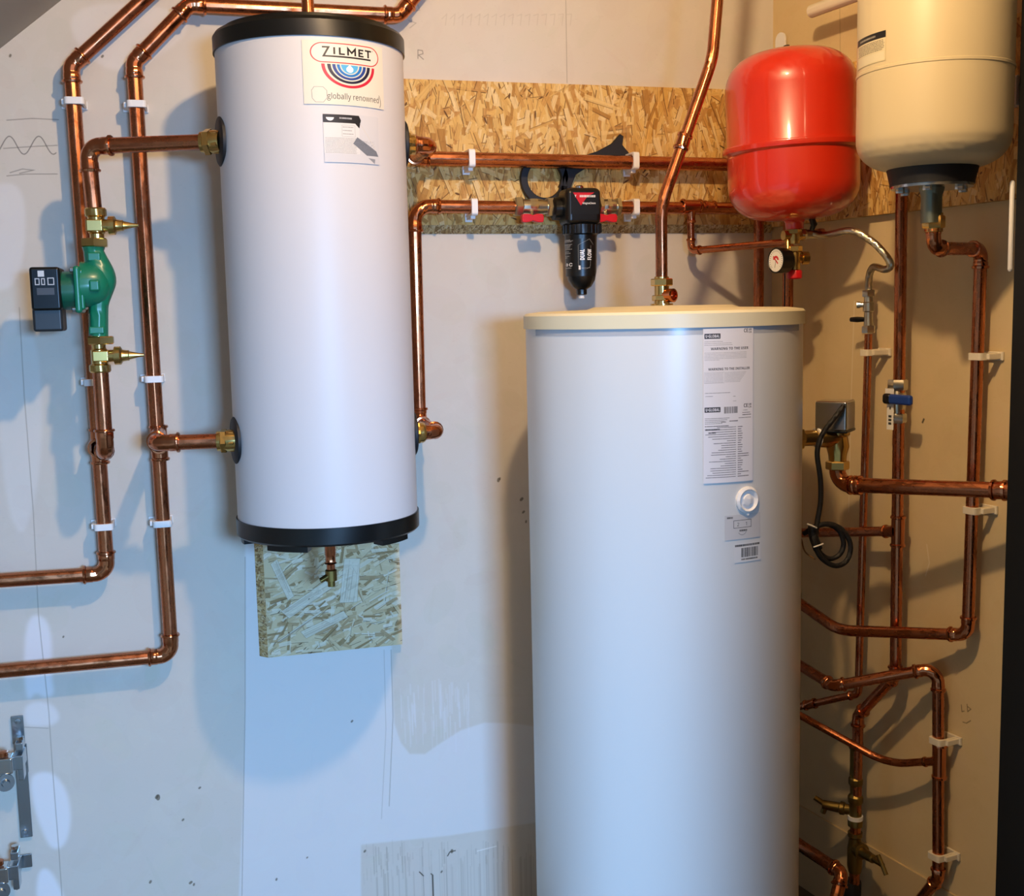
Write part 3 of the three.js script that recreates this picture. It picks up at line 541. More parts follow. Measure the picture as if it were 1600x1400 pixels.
{
  const { x: X, z: Z, R } = ZT;
  const yTopSeam = cylHit(481, 53, X, Z, R + 0.003).y, yTop = cylHit(480, 22, X, Z, R + 0.003).y, yBotSeam = cylHit(515, 826, X, Z, R).y, yBot = cylHit(515, 855, X, Z, R + 0.003).y;
  ZT.bot = yBot; ZT.top = yTop;
  const t = thing('buffer_tank', 'tall white cylindrical tank with black end caps hung on the back wall', 'tank', V(X, yBot, Z));
  obj('jacket', lathe(X, Z, [[0, yBotSeam - 0.002], [R, yBotSeam - 0.002], [R, yTopSeam + 0.002], [0, yTopSeam + 0.002]]), M.whiteJacket, t);
  obj('top_cap', [lathe(X, Z, [[0, yTopSeam - 0.001], [R + 0.003, yTopSeam - 0.001], [R + 0.003, yTop - 0.006], [R - 0.001, yTop], [R - 0.012, yTop + 0.001], [R - 0.014, yTop + 0.008], [0.06, yTop + 0.010], [0.058, yTop + 0.018], [0, yTop + 0.018]]),], M.black, t);
  const feet = [];
  for (const [a0, a1] of [[-0.95, -0.5], [0.35, 0.85], [1.35, 1.6], [-1.75, -1.5], [2.3, 2.9], [-2.9, -2.3]]) {
    const pts = [], sh = new THREE.Shape(); sh.absarc(0, 0, R - 0.004, a0, a1, false); sh.absarc(0, 0, R - 0.03, a1, a0, true); sh.closePath();
    const g = new THREE.ExtrudeGeometry(sh, { depth: 0.011, bevelEnabled: false, curveSegments: 10 }); g.rotateX(Math.PI / 2); g.rotateY(-Math.PI / 2); g.translate(X, yBot + 0.001, Z); feet.push(g);
  }
  obj('bottom_cap', [lathe(X, Z, [[0, yBotSeam + 0.001], [R + 0.003, yBotSeam + 0.001], [R + 0.003, yBot + 0.004], [R - 0.001, yBot], [0, yBot]]), ...feet], M.black, t);
  for (const p of [pUL, pLL]) { const d = V(p.x - X, 0, p.z - Z).normalize(); obj('port_flange', turned(V(X, p.y, Z).addScaledVector(d, R - 0.004), d, [[0, 0], [0, 0.042], [0.005, 0.042], [0.007, 0.039], [0.007, 0]], 32), M.rubber, t); }
  for (const p of [pUR, pLR]) obj('port_flange', turned(V(X + R - 0.004, p.y, Z), V(1, 0, 0), [[0, 0], [0, 0.042], [0.005, 0.042], [0.007, 0.039], [0.007, 0]], 32), M.rubber, t);
  // logo sticker
  const s = stickerFrom(X, Z, R, 471, 62, 599, 172);
  const tex = canvasTex(1024, 880, (x, W, H) => {
    x.fillStyle = '#ddd7c6'; x.fillRect(0, 0, W, H);
    x.lineWidth = 13; x.strokeStyle = '#c4202c'; x.fillStyle = '#e0dbce'; x.beginPath(); x.roundRect(95, 36, 850, 262, 131); x.fill(); x.stroke();
    x.strokeStyle = '#18181c'; x.lineWidth = 22; x.lineCap = 'butt'; x.lineJoin = 'miter';
    const L = (l) => { x.beginPath(); l.forEach((p, i) => (i ? x.lineTo(...p) : x.moveTo(...p))); x.stroke(); };
    L([[225, 92], [300, 92], [240, 215], [830, 215]]); L([[365, 90], [365, 185]]); L([[430, 88], [430, 178], [490, 178]]); L([[530, 188], [530, 95], [575, 150], [620, 95], [620, 188]]); L([[730, 95], [672, 95], [672, 180], [730, 180]]); L([[672, 138], [720, 138]]); L([[750, 92], [840, 92]]); L([[795, 92], [795, 190]]);
    x.font = '40px sans-serif'; x.fillStyle = '#18181c'; x.fillText('°', 850, 110);
    // arcs over a drop
    const cx = 545, top = 322;
    const half = (rx, ry, c) => { x.fillStyle = c; x.beginPath(); x.ellipse(cx, top, rx, ry, 0, 0, Math.PI); x.fill(); };
    half(335, 318, '#c8203c'); half(296, 282, '#ddd7c6'); half(268, 256, '#181a38'); half(228, 224, '#ddd7c6'); half(210, 206, '#20408c'); half(172, 176, '#ddd7c6'); half(156, 162, '#1f74c0'); half(122, 132, '#ddd7c6'); half(106, 118, '#55aee0');
    x.fillStyle = '#f6fbff'; x.beginPath(); x.moveTo(cx, top - 14); x.bezierCurveTo(cx + 8, top + 14, cx + 44, top + 30, cx + 44, top + 58); x.arc(cx, top + 58, 44, 0, Math.PI, false); x.bezierCurveTo(cx - 44, top + 30, cx - 8, top + 14, cx, top - 14); x.fill();
    x.fillStyle = '#3c3a38'; x.font = '112px sans-serif'; x.fillText('globally renowned', 262, 800, 680);
    x.strokeStyle = '#8d8984'; x.lineWidth = 6; x.beginPath(); x.moveTo(120, 640); x.lineTo(220, 640); x.lineTo(262, 690); x.lineTo(262, 790); x.lineTo(220, 850); x.lineTo(130, 850); x.lineTo(95, 800); x.lineTo(90, 690); x.closePath(); x.stroke();
    x.lineWidth = 9; x.strokeStyle = '#6d6a66'; x.beginPath(); x.moveTo(940, 690); x.quadraticCurveTo(985, 790, 950, 860); x.stroke();
  });
  const lm = std({ map: tex, roughness: 0.42 }); lm.polygonOffset = true; lm.polygonOffsetFactor = -2;
  obj('logo_sticker', patch(X, Z, s.R, s.th, s.y0, s.y1), lm, t).userData.label = 'cream sticker with a red outlined name and blue water drop arcs';
  const s2 = stickerFrom(X, Z, R, 504, 177, 592, 258);
  const tex2 = canvasTex(704, 650, (x, W, H) => {
    x.fillStyle = '#cdcccd'; x.fillRect(0, 0, W, H);
    x.fillStyle = '#d8d6d2'; x.fillRect(0, 10, 430, 520); x.fillStyle = '#16161a'; x.fillRect(0, 10, 430, 110); x.beginPath(); x.moveTo(430, 10); x.lineTo(455, 70); x.lineTo(430, 180); x.lineTo(380, 120); x.fill();
    x.fillStyle = '#eceae6'; x.beginPath(); x.arc(80, 50, 46, 0, Math.PI); x.fill(); textBars(x, 190, 45, 150, 22, 0.8, '#ddd');
    x.strokeStyle = '#999'; x.lineWidth = 3; x.strokeRect(215, 150, 160, 150); textBars(x, 225, 170, 130, 8); textBars(x, 225, 215, 110, 8); textBars(x, 225, 260, 130, 8);
    for (let i = 0; i < 12; i++) textBars(x, 15, 320 + i * 18, 370, 7, 0.4);
    x.fillStyle = '#70757e'; x.beginPath(); x.moveTo(400, 300); x.lineTo(660, 470); x.lineTo(690, 540); x.lineTo(520, 540); x.lineTo(345, 390); x.closePath(); x.fill();
    for (let i = 0; i < 130; i++) { x.globalAlpha = 0.4; x.fillStyle = rnd() < 0.5 ? '#9aa0a8' : '#4c5058'; x.fillRect(380 + 250 * rnd(), 340 + 190 * rnd() * rnd(), 14, 3); } x.globalAlpha = 1;
    x.fillStyle = '#8b8f96'; x.beginPath(); x.moveTo(540, 570); x.lineTo(640, 580); x.lineTo(630, 645); x.closePath(); x.fill();
    x.strokeStyle = '#cfc8b8'; x.lineWidth = 5; x.beginPath(); x.moveTo(440, 110); x.lineTo(650, 450); x.stroke();
  });
  const lm2 = std({ map: tex2, roughness: 0.5 }); lm2.polygonOffset = true; lm2.polygonOffsetFactor = -2;
  obj('rating_sticker', patch(X, Z, s2.R, s2.th, s2.y0, s2.y1), lm2, t).userData.label = 'torn rating sticker with a black header';
  // drain
  const d = thing('drain_cock', 'small brass drain cock on a copper stub under the wall tank', 'valve', V(X, b(517, 915, Z).y, Z));
  const q = (py) => V(X, b(517, py, Z).y, Z);
  obj('stub', sweep([V(X, yBot + 0.004, Z), q(866), q(868), q(878), q(880), q(882), q(895)], [0.0105, 0.0105, 0.0095, 0.0095, 0.0118, 0.008, 0.008], 14), M.fitting, d);
  obj('body', sweep([q(889), q(891), q(907), q(908), q(916)], [0.008, 0.011, 0.011, 0.007, 0.007], 14), M.darkBrass, d);
  obj('lever', sweep([q(898), q(898).add(V(-0.006, -0.002, 0.003)), q(905).add(V(-0.021, 0, 0.006))], [0.006, 0.006, 0.005], 10), M.darkBrass, d);
}
{ // pipe entering the tank top
  const p = b(482, 16, ZT.z), q = V(ZT.x, ZT.top + 0.016, ZT.z);
  const t = run('short copper pipe standing on the black top cap of the wall tank', [[q], [V(q.x, q.y + 0.12, q.z)]], 0.011);
}

// ---------------------------------------------------------------- green pump with its valves
function pumpValve(label, yTopPx, yBotPx, px, flip) {
  const bp = (x, y, z = ZC) => b(x, y, z), cx = (bp(px, yTopPx).x), y = (py) => bp(px, py).y;
  const h = yBotPx - yTopPx, Y = (f) => y(yTopPx + h * (flip ? 1 - f : f));
  const sg = flip ? 1 : -1, P = (f) => V(cx + (f - 0.5) * 0.006 * -sg * -1, Y(f), ZC);
  const t = thing('pump_valve', label, 'valve', V(cx, Math.min(Y(0), Y(1)), ZC));
  const dir = V(0, flip ? 1 : -1, 0), len = Math.abs(Y(0) - Y(1));
  obj('body', [turned(P(0), dir, [[0, 0], [0, 0.0165], [len * 0.04, 0.0185], [len * 0.2, 0.0185], [len * 0.24, 0.0145], [len * 0.62, 0.0145], [len * 0.66, 0.012], [len * 0.8, 0.012], [len, 0.012]], 20), rbox(P(0.45), 0.029, len * 0.32, 0.03, 0.003)], M.brass, t);
  obj('compression_nut', hex(P(0.02), dir, 0.0185, len * 0.17), M.brass, t);
  obj('union_nut', hex(P(0.77), dir, 0.0245, len * 0.22), M.brass, t);
  const sp = P(0.45).add(V(0.012, 0, 0.004));
  obj('spindle', [turned(sp, V(1, 0, 0.12), [[0, 0], [0, 0.011], [0.012, 0.011], [0.012, 0.0165], [0.022, 0.0165], [0.025, 0.011], [0.032, 0.0095], [0.036, 0.0095], [0.037, 0.0075], [0.052, 0.004], [0.062, 0.0028], [0.063, 0]], 16)], M.brass, t);
  return t;
}
pumpValve('brass valve with a pointed spindle above the green pump', 325, 387, 146, false);
pumpValve('brass valve with a pointed spindle below the green pump', 525, 582, 156, true);
{
  const P = (x, y) => b(x, y, ZC), base = P(154, 524);
  const t = thing('circulation_pump', 'green cast circulation pump with a black control box', 'pump', base);
  obj('volute', [sweep(curve([P(146, 386), P(147, 396), P(152, 414), P(158, 436), P(158, 452), P(155, 470), P(154, 484), P(154, 525)], 28), Array.from({ length: 29 }, (_, i) => { const f = i / 28; return f < 0.1 ? 0.0195 - 0.02 * f : 0.0165 + 0.009 * Math.exp(-(((f - 0.42) / 0.2) ** 2)); }), 20),
    turned(P(176, 444), V(-1, 0, 0), [[0, 0], [0.002, 0.012], [0.006, 0.022], [0.014, 0.032], [0.024, 0.038], [0.04, 0.04], [0.052, 0.04], [0.052, 0]], 32),
    rbox(P(148, 402), 0.022, 0.016, 0.04, 0.003), rbox(P(152, 516), 0.026, 0.014, 0.034, 0.003), rbox(P(150, 447), 0.018, 0.02, 0.085, 0.004)], M.green, t);
  obj('motor_flange', [rbox(P(124, 453), 0.012, 0.082, 0.082, 0.008), rbox(P(130, 453), 0.008, 0.07, 0.07, 0.01)], M.green, t);
  for (const [y, z] of [[-0.034, 0.034], [0.034, 0.034], [-0.034, -0.034], [0.034, -0.034]]) obj('bolt', turned(P(119, 453).add(V(0, y, z)), V(-1, 0, 0), [[0, 0], [0, 0.005], [0.005, 0.005], [0.006, 0.003], [0.006, 0]], 12), M.zinc, t);
  obj('motor_housing', [turned(P(121, 454), V(-1, 0, 0), [[0, 0], [0, 0.033], [0.03, 0.032], [0.032, 0.032], [0.034, 0]], 8), turned(P(121, 454), V(-1, 0, 0), [[0, 0], [0, 0.0335], [0.024, 0.0335], [0.036, 0.0325], [0.036, 0]], 28)], M.greenDark, t);
  const box = obj('control_box', rbox(P(75.5, 452), 0.049, 0.074, 0.09, 0.005), M.black, t);
  const face = canvasTex(256, 384, (x) => { x.fillStyle = '#0b0c0e'; x.fillRect(0, 0, 256, 384); x.fillStyle = '#c9ced0'; x.fillRect(60, 8, 66, 62); x.strokeStyle = '#b8bcc0'; x.lineWidth = 10; x.strokeRect(30, 90, 40, 60); x.strokeRect(95, 90, 30, 60); x.strokeRect(160, 85, 60, 66); x.fillStyle = '#4a4e54'; x.fillRect(40, 185, 180, 70); });
  const fp = P(75.5, 452), fg = new THREE.PlaneGeometry(0.04, 0.064); fg.translate(fp.x, fp.y, ZC + 0.0456);
  obj('display', fg, std({ map: face, roughness: 0.25 }), box);
  obj('terminal_cover', rbox(P(78, 499), 0.049, 0.042, 0.07, 0.005), std({ color: 0x23272b, roughness: 0.4 }), t);
}

// ---------------------------------------------------------------- filter on the lower board pipe
const ZF = 0.085;
function redValve(label, x0, x1, xh) {
  const P = (x, y, z = SB) => b(x, y, z), p0 = P(x0, 323), p1 = P(x1, 324), d = p1.clone().sub(p0).normalize(), L = p0.distanceTo(p1);
  const t = thing('ball_valve', label, 'valve', P((x0 + x1) / 2, 335));
  obj('body', [hex(p0, d, 0.0205, L * 0.2), turned(p0, d, [[0, 0], [0, 0.014], [L * 0.22, 0.0155], [L * 0.4, 0.0165], [L * 0.62, 0.0165], [L * 0.75, 0.0145], [L, 0.015], [L, 0]], 20), hex(p0.clone().addScaledVector(d, L * 0.36), d, 0.0185, L * 0.22), hex(p0.clone().addScaledVector(d, L * 0.8), d, 0.0205, L * 0.2)], M.nickel, t);
  const h = P(xh, 341, SB + 0.022);
  obj('stem', rod(P(xh, 326, SB + 0.008), h, 0.004, 10), M.nickel, t);
  const sh = new THREE.Shape(); sh.moveTo(-0.02, -0.007); sh.quadraticCurveTo(-0.023, 0, -0.02, 0.006); sh.quadraticCurveTo(-0.01, 0.008, 0, 0.004); sh.quadraticCurveTo(0.01, 0.008, 0.02, 0.006); sh.quadraticCurveTo(0.023, 0, 0.02, -0.007); sh.quadraticCurveTo(0.01, -0.008, 0, -0.004); sh.quadraticCurveTo(-0.01, -0.008, -0.02, -0.007);
  const g = new THREE.ExtrudeGeometry(sh, { depth: 0.012, bevelEnabled: true, bevelSize: 0.0015, bevelThickness: 0.0015, bevelSegments: 2 }); g.translate(h.x, h.y, h.z - 0.004);
  obj('butterfly_handle', g, M.redPlastic, t);
}
redValve('nickel ball valve with red butterfly handle left of the filter', 803, 866, 831);
redValve('nickel ball valve with red butterfly handle right of the filter', 934, 968, 946);
{
  const P = (x, y, z = ZF) => b(x, y, z), X = P(908, 400).x, Y = (py) => P(908, py).y;
  const t = thing('magnetic_filter', 'black system filter canister with a red triangle hanging between two red valves', 'filter', V(X, Y(470), ZF));
  const rs = 0.0335;
  obj('canister', sweep([Y(350), Y(352), Y(366), Y(368), Y(372), Y(425), Y(438), Y(448), Y(455)].map((y) => V(X, y, ZF)), [rs * 0.9, rs * 1.1, rs * 1.1, rs, rs * 0.98, rs * 0.93, rs * 0.83, rs * 0.6, 0.006], 32), M.black, t);
  const top = P(907, 326);
  obj('head', [rbox(V(X - 0.002, (Y(296) + Y(352)) / 2, ZF), 0.075, Y(294) - Y(352), 0.062, 0.012), turned(V(X - 0.036, Y(325), SB + 0.004), V(-1, 0, 0), [[-0.01, 0], [-0.01, 0.024], [0.016, 0.023], [0.02, 0.018], [0.02, 0]], 24), turned(V(X + 0.03, Y(325), SB + 0.004), V(1, 0, 0), [[-0.01, 0], [-0.01, 0.02], [0.008, 0.02], [0.008, 0]], 24), rbox(V(X + 0.034, Y(357), ZF), 0.014, 0.02, 0.03, 0.003)], M.black, t);
  const ribs = []; for (let i = 0; i < 20; i++) { const a = i / 20 * 6.283; ribs.push(rbox(V(X + Math.sin(a) * rs * 1.1, Y(359), ZF + Math.cos(a) * rs * 1.1), 0.004, Y(352) - Y(366), 0.004, 0.001)); }
  obj('grip_ring', ribs, M.black, t);
  obj('air_vent', turned(V(X - 0.002, Y(297), ZF), UP, [[0, 0], [0, 0.009], [0.007, 0.009], [0.009, 0.006], [0.009, 0]], 14), M.chrome, t);
  obj('drain_plug', [turned(V(X, Y(452), ZF), V(0, -1, 0), [[0, 0], [0, 0.011], [0.01, 0.011], [0.012, 0.008], [0.012, 0]], 16)], M.black, t);
  obj('drain_tip', turned(V(X, Y(460), ZF), V(0, -1, 0), [[0, 0], [0, 0.006], [0.008, 0.006], [0.008, 0]], 12), M.whitePlastic, t);
  const ft = canvasTex(512, 384, (x) => {
    x.fillStyle = '#0d0f0e'; x.fillRect(0, 0, 512, 384);
    x.fillStyle = '#c8202c'; x.beginPath(); x.moveTo(40, 20); x.lineTo(430, 20); x.lineTo(300, 90); x.lineTo(180, 240); x.closePath(); x.fill(); x.fillStyle = '#0d0f0e'; x.beginPath(); x.moveTo(300, 95); x.lineTo(520, 40); x.lineTo(520, 240); x.lineTo(200, 240); x.closePath(); x.fill();
    x.fillStyle = '#f2efe8'; x.font = 'bold 54px sans-serif'; x.fillText('Y', 70, 98); textBars(x, 160, 62, 290, 38, 0.95, '#f2efe8'); x.font = 'bold 44px sans-serif'; x.fillText('MagnaClean', 210, 215, 240);
  });
  const fg = new THREE.PlaneGeometry(0.06, 0.045); fg.translate(X - 0.001, Y(319), ZF + 0.0314);
  obj('badge', fg, std({ map: ft, roughness: 0.35 }), t).userData.label = 'red triangle badge with white lettering';
  const ct = canvasTex(512, 640, (x) => {
    x.fillStyle = '#0d0f0e'; x.fillRect(0, 0, 512, 640); const c = '#e8e6e0';
    for (const [y, W] of [[14, 150], [30, 190], [46, 170], [90, 180], [106, 160], [128, 150], [150, 140], [172, 175], [215, 120], [240, 150], [290, 130], [315, 90]]) textBars(x, 16, y, W, 9, 0.75, c);
    x.strokeStyle = '#7d7d7a'; x.lineWidth = 5; x.beginPath(); x.moveTo(270, 110); x.lineTo(270, 470); x.arc(350, 440, 78, 2.8, 0.4, true); x.lineTo(430, 120); x.moveTo(270, 110); x.lineTo(340, 60); x.lineTo(410, 10); x.lineTo(470, 110); x.stroke();
    x.save(); x.translate(345, 372); x.rotate(-Math.PI / 2); x.fillStyle = '#fbfaf6'; x.font = 'bold 76px sans-serif'; x.fillText('DUAL', 0, 0, 190); x.fillText('FLOW', 0, 92, 190); x.restore();
    x.fillStyle = c; x.beginPath(); x.arc(90, 440, 26, 0, 7); x.fill(); x.fillStyle = '#0d0f0e'; x.fillRect(80, 430, 20, 20); x.lineWidth = 12; x.strokeStyle = c; x.beginPath(); x.arc(165, 440, 24, 0.5, 5.8); x.stroke(); x.fillStyle = c; x.beginPath(); x.arc(30, 446, 10, 0, 7); x.fill();
    textBars(x, 20, 492, 150, 10, 0.8, c); x.fillRect(272, 460, 24, 70); textBars(x, 312, 496, 110, 10, 0.5, c);
  });
  const sa = cylHit(882, 372, X, ZF, rs), sb = cylHit(931, 436, X, ZF, rs);
  const g = new THREE.CylinderGeometry(rs * 0.99 + 0.0004, rs * 0.945 + 0.0004, Y(374) - Y(432), 20, 1, true, sa.th, sb.th - sa.th); g.translate(X, (Y(374) + Y(432)) / 2, ZF);
  obj('print', g, std({ map: ct, roughness: 0.35 }), t).userData.label = 'white printed instructions and large vertical letters';
}
{ // spanner: ring and forked arm, behind the pipe
  const P = (x, y) => { const q = b(x, y, 0.034); return new THREE.Vector2(q.x, q.y); };
  const t = thing('filter_spanner', 'black ring spanner hung behind the upper board pipe above the filter', 'spanner', b(858, 316, 0.034));
  const c = P(852, 280), ro = c.distanceTo(P(815, 280)), sh = new THREE.Shape(); sh.absarc(c.x, c.y, ro, 0, Math.PI * 2, false); const h = new THREE.Path(); h.absarc(c.x, c.y, ro * 0.75, 0, Math.PI * 2, true); sh.holes.push(h);
  const ext = (s) => { const g = new THREE.ExtrudeGeometry(s, { depth: 0.009, bevelEnabled: true, bevelSize: 0.001, bevelThickness: 0.001, bevelSegments: 1, curveSegments: 30 }); g.translate(0, 0, 0.0225); return g; };
  obj('ring', ext(sh), M.rubber, t);
  const a = new THREE.Shape(); [[879, 318], [876, 290], [884, 262], [912, 244], [936, 236], [958, 224], [970, 210], [974, 213], [972, 226], [982, 238], [985, 244], [960, 246], [925, 256], [900, 272], [892, 292], [894, 318]].forEach(([x, y], i) => { const q = P(x, y); i ? a.lineTo(q.x, q.y) : a.moveTo(q.x, q.y); }); a.closePath();
  obj('arm', ext(a), M.rubber, t);
}

// ---------------------------------------------------------------- floor tank
{
  const { x: X, z: Z, R } = FT;
  const yLid = cylHit(1036, 513, X, Z, R + 0.003).y, yRim = cylHit(1036, 487, X, Z, R + 0.003).y;
  FT.top = yRim;
  const t = thing('hot_water_cylinder', 'large white hot water cylinder with a cream lid standing on the floor', 'tank', V(X, 0, Z));
  obj('casing', lathe(X, Z, [[0, 0.012], [R, 0.012], [R, yLid + 0.004], [0, yLid + 0.004]], 96), M.whiteSteel, t);
  obj('base_ring', lathe(X, Z, [[0, 0], [R * 0.97, 0], [R * 0.97, 0.014], [0, 0.014]], 64), M.black, t);
  obj('lid', lathe(X, Z, [[0, yLid], [R + 0.0035, yLid], [R + 0.0035, yRim - 0.004], [R, yRim], [R * 0.9, yRim + 0.003], [R * 0.55, yRim + 0.005], [R * 0.5, yRim + 0.009], [0, yRim + 0.010]], 96), M.lid, t);
  { const a0 = cylHit(822, 517, X, Z, R).th, a1 = cylHit(1248, 504, X, Z, R).th; obj('tape', patch(X, Z, R + 0.0005, [a0 + 0.3, a1], yLid - 0.011, yLid + 0.001), std({ color: 0xb9bcc0, roughness: 0.25, transparent: true, opacity: 0.75 }), t); }
  const s = stickerFrom(X, Z, R, 1098, 514, 1175, 750, 0.0009);
  const tex = canvasTex(640, 1960, (x, W, H) => {
    x.fillStyle = '#dcd8d8'; x.fillRect(0, 0, W, H); const k = '#26262a';
    const logo = (y) => { x.fillStyle = k; x.fillRect(16, y, 190, 64); x.fillStyle = '#e9e6e6'; x.font = 'bold 52px sans-serif'; x.fillText('U·GLOBAL', 26, y + 50, 172); };
    const ce = (y) => { x.fillStyle = k; x.font = 'bold 66px sans-serif'; x.fillText('CE', 506, y + 50, 60); x.font = 'bold 34px sans-serif'; x.fillText('UK', 572, y + 26); x.fillText('CA', 572, y + 58); };
    logo(62); ce(6);
    textBars(x, 16, 158, 220, 7, 0.4); textBars(x, 16, 180, 330, 7, 0.4); textBars(x, 16, 202, 340, 7, 0.4);
    x.fillStyle = k; x.font = 'bold 44px sans-serif'; x.fillText('WARNING TO THE USER', 90, 268, 480);
    for (let i = 0; i < 6; i++) textBars(x, 16, 300 + i * 18, i === 5 ? 180 : 530, 6, 0.35);
    x.fillStyle = k; x.font = 'bold 42px sans-serif'; x.fillText('WARNING TO THE INSTALLER', 60, 524, 530);
    x.strokeStyle = '#999'; x.lineWidth = 2; x.strokeRect(14, 546, 240, 140); for (let i = 0; i < 8; i++) { textBars(x, 22, 556 + i * 17, 220, 6, 0.35); textBars(x, 262, 552 + i * 17, 280 - i * 12, 6, 0.35); }
    textBars(x, 20, 806, 310, 8, 0.6); textBars(x, 24, 846, 90, 8, 0.5); textBars(x, 366, 856, 30, 8, 0.6); textBars(x, 366, 916, 40, 7, 0.4);
    logo(990); ce(958); for (let i = 0; i < 34; i++) { x.fillStyle = k; x.fillRect(252 + i * 5.2, 990, 1 + 3 * rnd(), 84); }
    textBars(x, 500, 1040, 60, 8); textBars(x, 490, 1070, 110, 9, 0.8); textBars(x, 490, 1096, 120, 12, 0.8); textBars(x, 440, 1134, 170, 9, 0.7);
    for (let i = 0; i < 4; i++) textBars(x, 20, 1128 + i * 22, 300 - i * 30, 8, 0.7); textBars(x, 215, 1176, 60, 12, 0.9); textBars(x, 320, 1168, 110, 12, 0.9);
    textBars(x, 20, 1226, 290, 12, 0.9); x.fillStyle = k; textBars(x, 20, 1264, 180, 20, 0.95, k); textBars(x, 60, 1306, 90, 18, 0.95, k);
    for (let i = 0; i < 23; i++) { const y = 1246 + i * 29, L = 110 + 270 * rnd(); textBars(x, 405 - L, y, L, 9, 0.8, k); textBars(x, 428, y, 40 + (rnd() < 0.2 ? 110 : 30 * rnd()), 11, 0.85, k); }
  });
  const lm = std({ map: tex, roughness: 0.45 }); lm.polygonOffset = true; lm.polygonOffsetFactor = -2;
  obj('warning_sticker', patch(X, Z, s.R, s.th, s.y0, s.y1), lm, t).userData.label = 'tall white label with warnings to the user and installer';
  const s3 = stickerFrom(X, Z, R, 1132, 806, 1187, 838, 0.0008);
  const t3 = canvasTex(512, 300, (x) => { x.fillStyle = '#c6c3c0'; x.fillRect(0, 0, 512, 300); textBars(x, 30, 20, 80, 22, 0.8); x.strokeStyle = '#44464a'; x.lineWidth = 6; x.strokeRect(120, 70, 250, 90); x.font = '60px sans-serif'; x.fillStyle = '#44464a'; x.fillText('2', 165, 140); x.fillText('1', 285, 140); textBars(x, 200, 185, 110, 22, 0.9); x.lineWidth = 4; x.beginPath(); x.arc(240, 190, 60, 0.3, 2.6); x.stroke(); });
  const m3 = std({ map: t3, roughness: 0.45 }); obj('diagram_sticker', patch(X, Z, s3.R, s3.th, s3.y0, s3.y1), m3, t);
  const s4 = stickerFrom(X, Z, R, 1147, 850, 1188, 874, 0.0008);
  const t4 = canvasTex(400, 260, (x) => { x.fillStyle = '#d6d5d2'; x.fillRect(0, 0, 400, 260); textBars(x, 10, 16, 370, 28, 0.95); for (let i = 0; i < 46; i++) { x.fillStyle = '#222'; x.fillRect(100 + i * 5.6, 66, 1 + 3.6 * rnd(), 126); } textBars(x, 100, 210, 250, 22, 0.8); });
  obj('barcode_sticker', patch(X, Z, s4.R, s4.th, s4.y0, s4.y1), std({ map: t4, roughness: 0.45 }), t);
  const k = cylHit(1167, 781, X, Z, R), n = V(Math.sin(k.th), 0, Math.cos(k.th));
  obj('sensor_plug', [turned(k.p.clone().addScaledVector(n, -0.002), n, [[0, 0], [0, 0.022], [0.005, 0.022], [0.008, 0.018], [0.006, 0.0155], [0.003, 0.0145], [0.003, 0.011], [0.007, 0.009], [0.009, 0.004], [0.0095, 0]], 32), turned(k.p.clone().add(V(0, -0.023, 0)).addScaledVector(n, -0.001), n, [[0, 0], [0, 0.003], [0.005, 0.002], [0.005, 0]], 8)], M.whitePlastic, t);
  // side fittings
  const sd = (px, py, a) => { const y = b(px, py, Z).y, d = V(Math.cos(a), 0, Math.sin(a)); return [V(X, y, Z).addScaledVector(d, R - 0.003), d]; };
  { const [p, d] = sd(1258, 921, 0.08); obj('thermostat_cap', turned(p, d, [[0, 0], [0, 0.026], [0.018, 0.024], [0.02, 0.02], [0.02, 0]], 24), M.rubber, t); }
  { const [p, d] = sd(1254, 1240, -0.1); obj('lower_plug', turned(p, d, [[0, 0], [0, 0.02], [0.006, 0.018], [0.008, 0.009], [0.016, 0.008], [0.017, 0]], 20), M.whitePlastic, t); }
}
{ // brass on the lid
  const z = FT.z, p = b(1034, 472, z), y0 = FT.top + 0.0102;
  const t = thing('brass_outlet', 'brass compression tee on top of the floor tank lid', 'fitting', V(p.x, y0, z));
  const B = (y) => V(p.x, y0 + y, z);
  obj('body', turned(B(0), UP, [[0, 0], [0, 0.02], [0.003, 0.02], [0.003, 0.014], [0.022, 0.013], [0.05, 0.013], [0.055, 0]]), M.brass, t);
  obj('nut', [hex(B(0.034), UP, 0.0195, 0.013), hex(B(0.008), UP, 0.0175, 0.01)], M.brass, t);
  obj('side_outlet', turned(B(0.017).add(V(0.004, 0, 0.004)), V(0.45, 0, 0.9), [[0, 0], [0, 0.012], [0.02, 0.012], [0.02, 0.0105], [0.021, 0.009], [0.012, 0.0075], [0.012, 0]], 18), M.fitting, t);
}

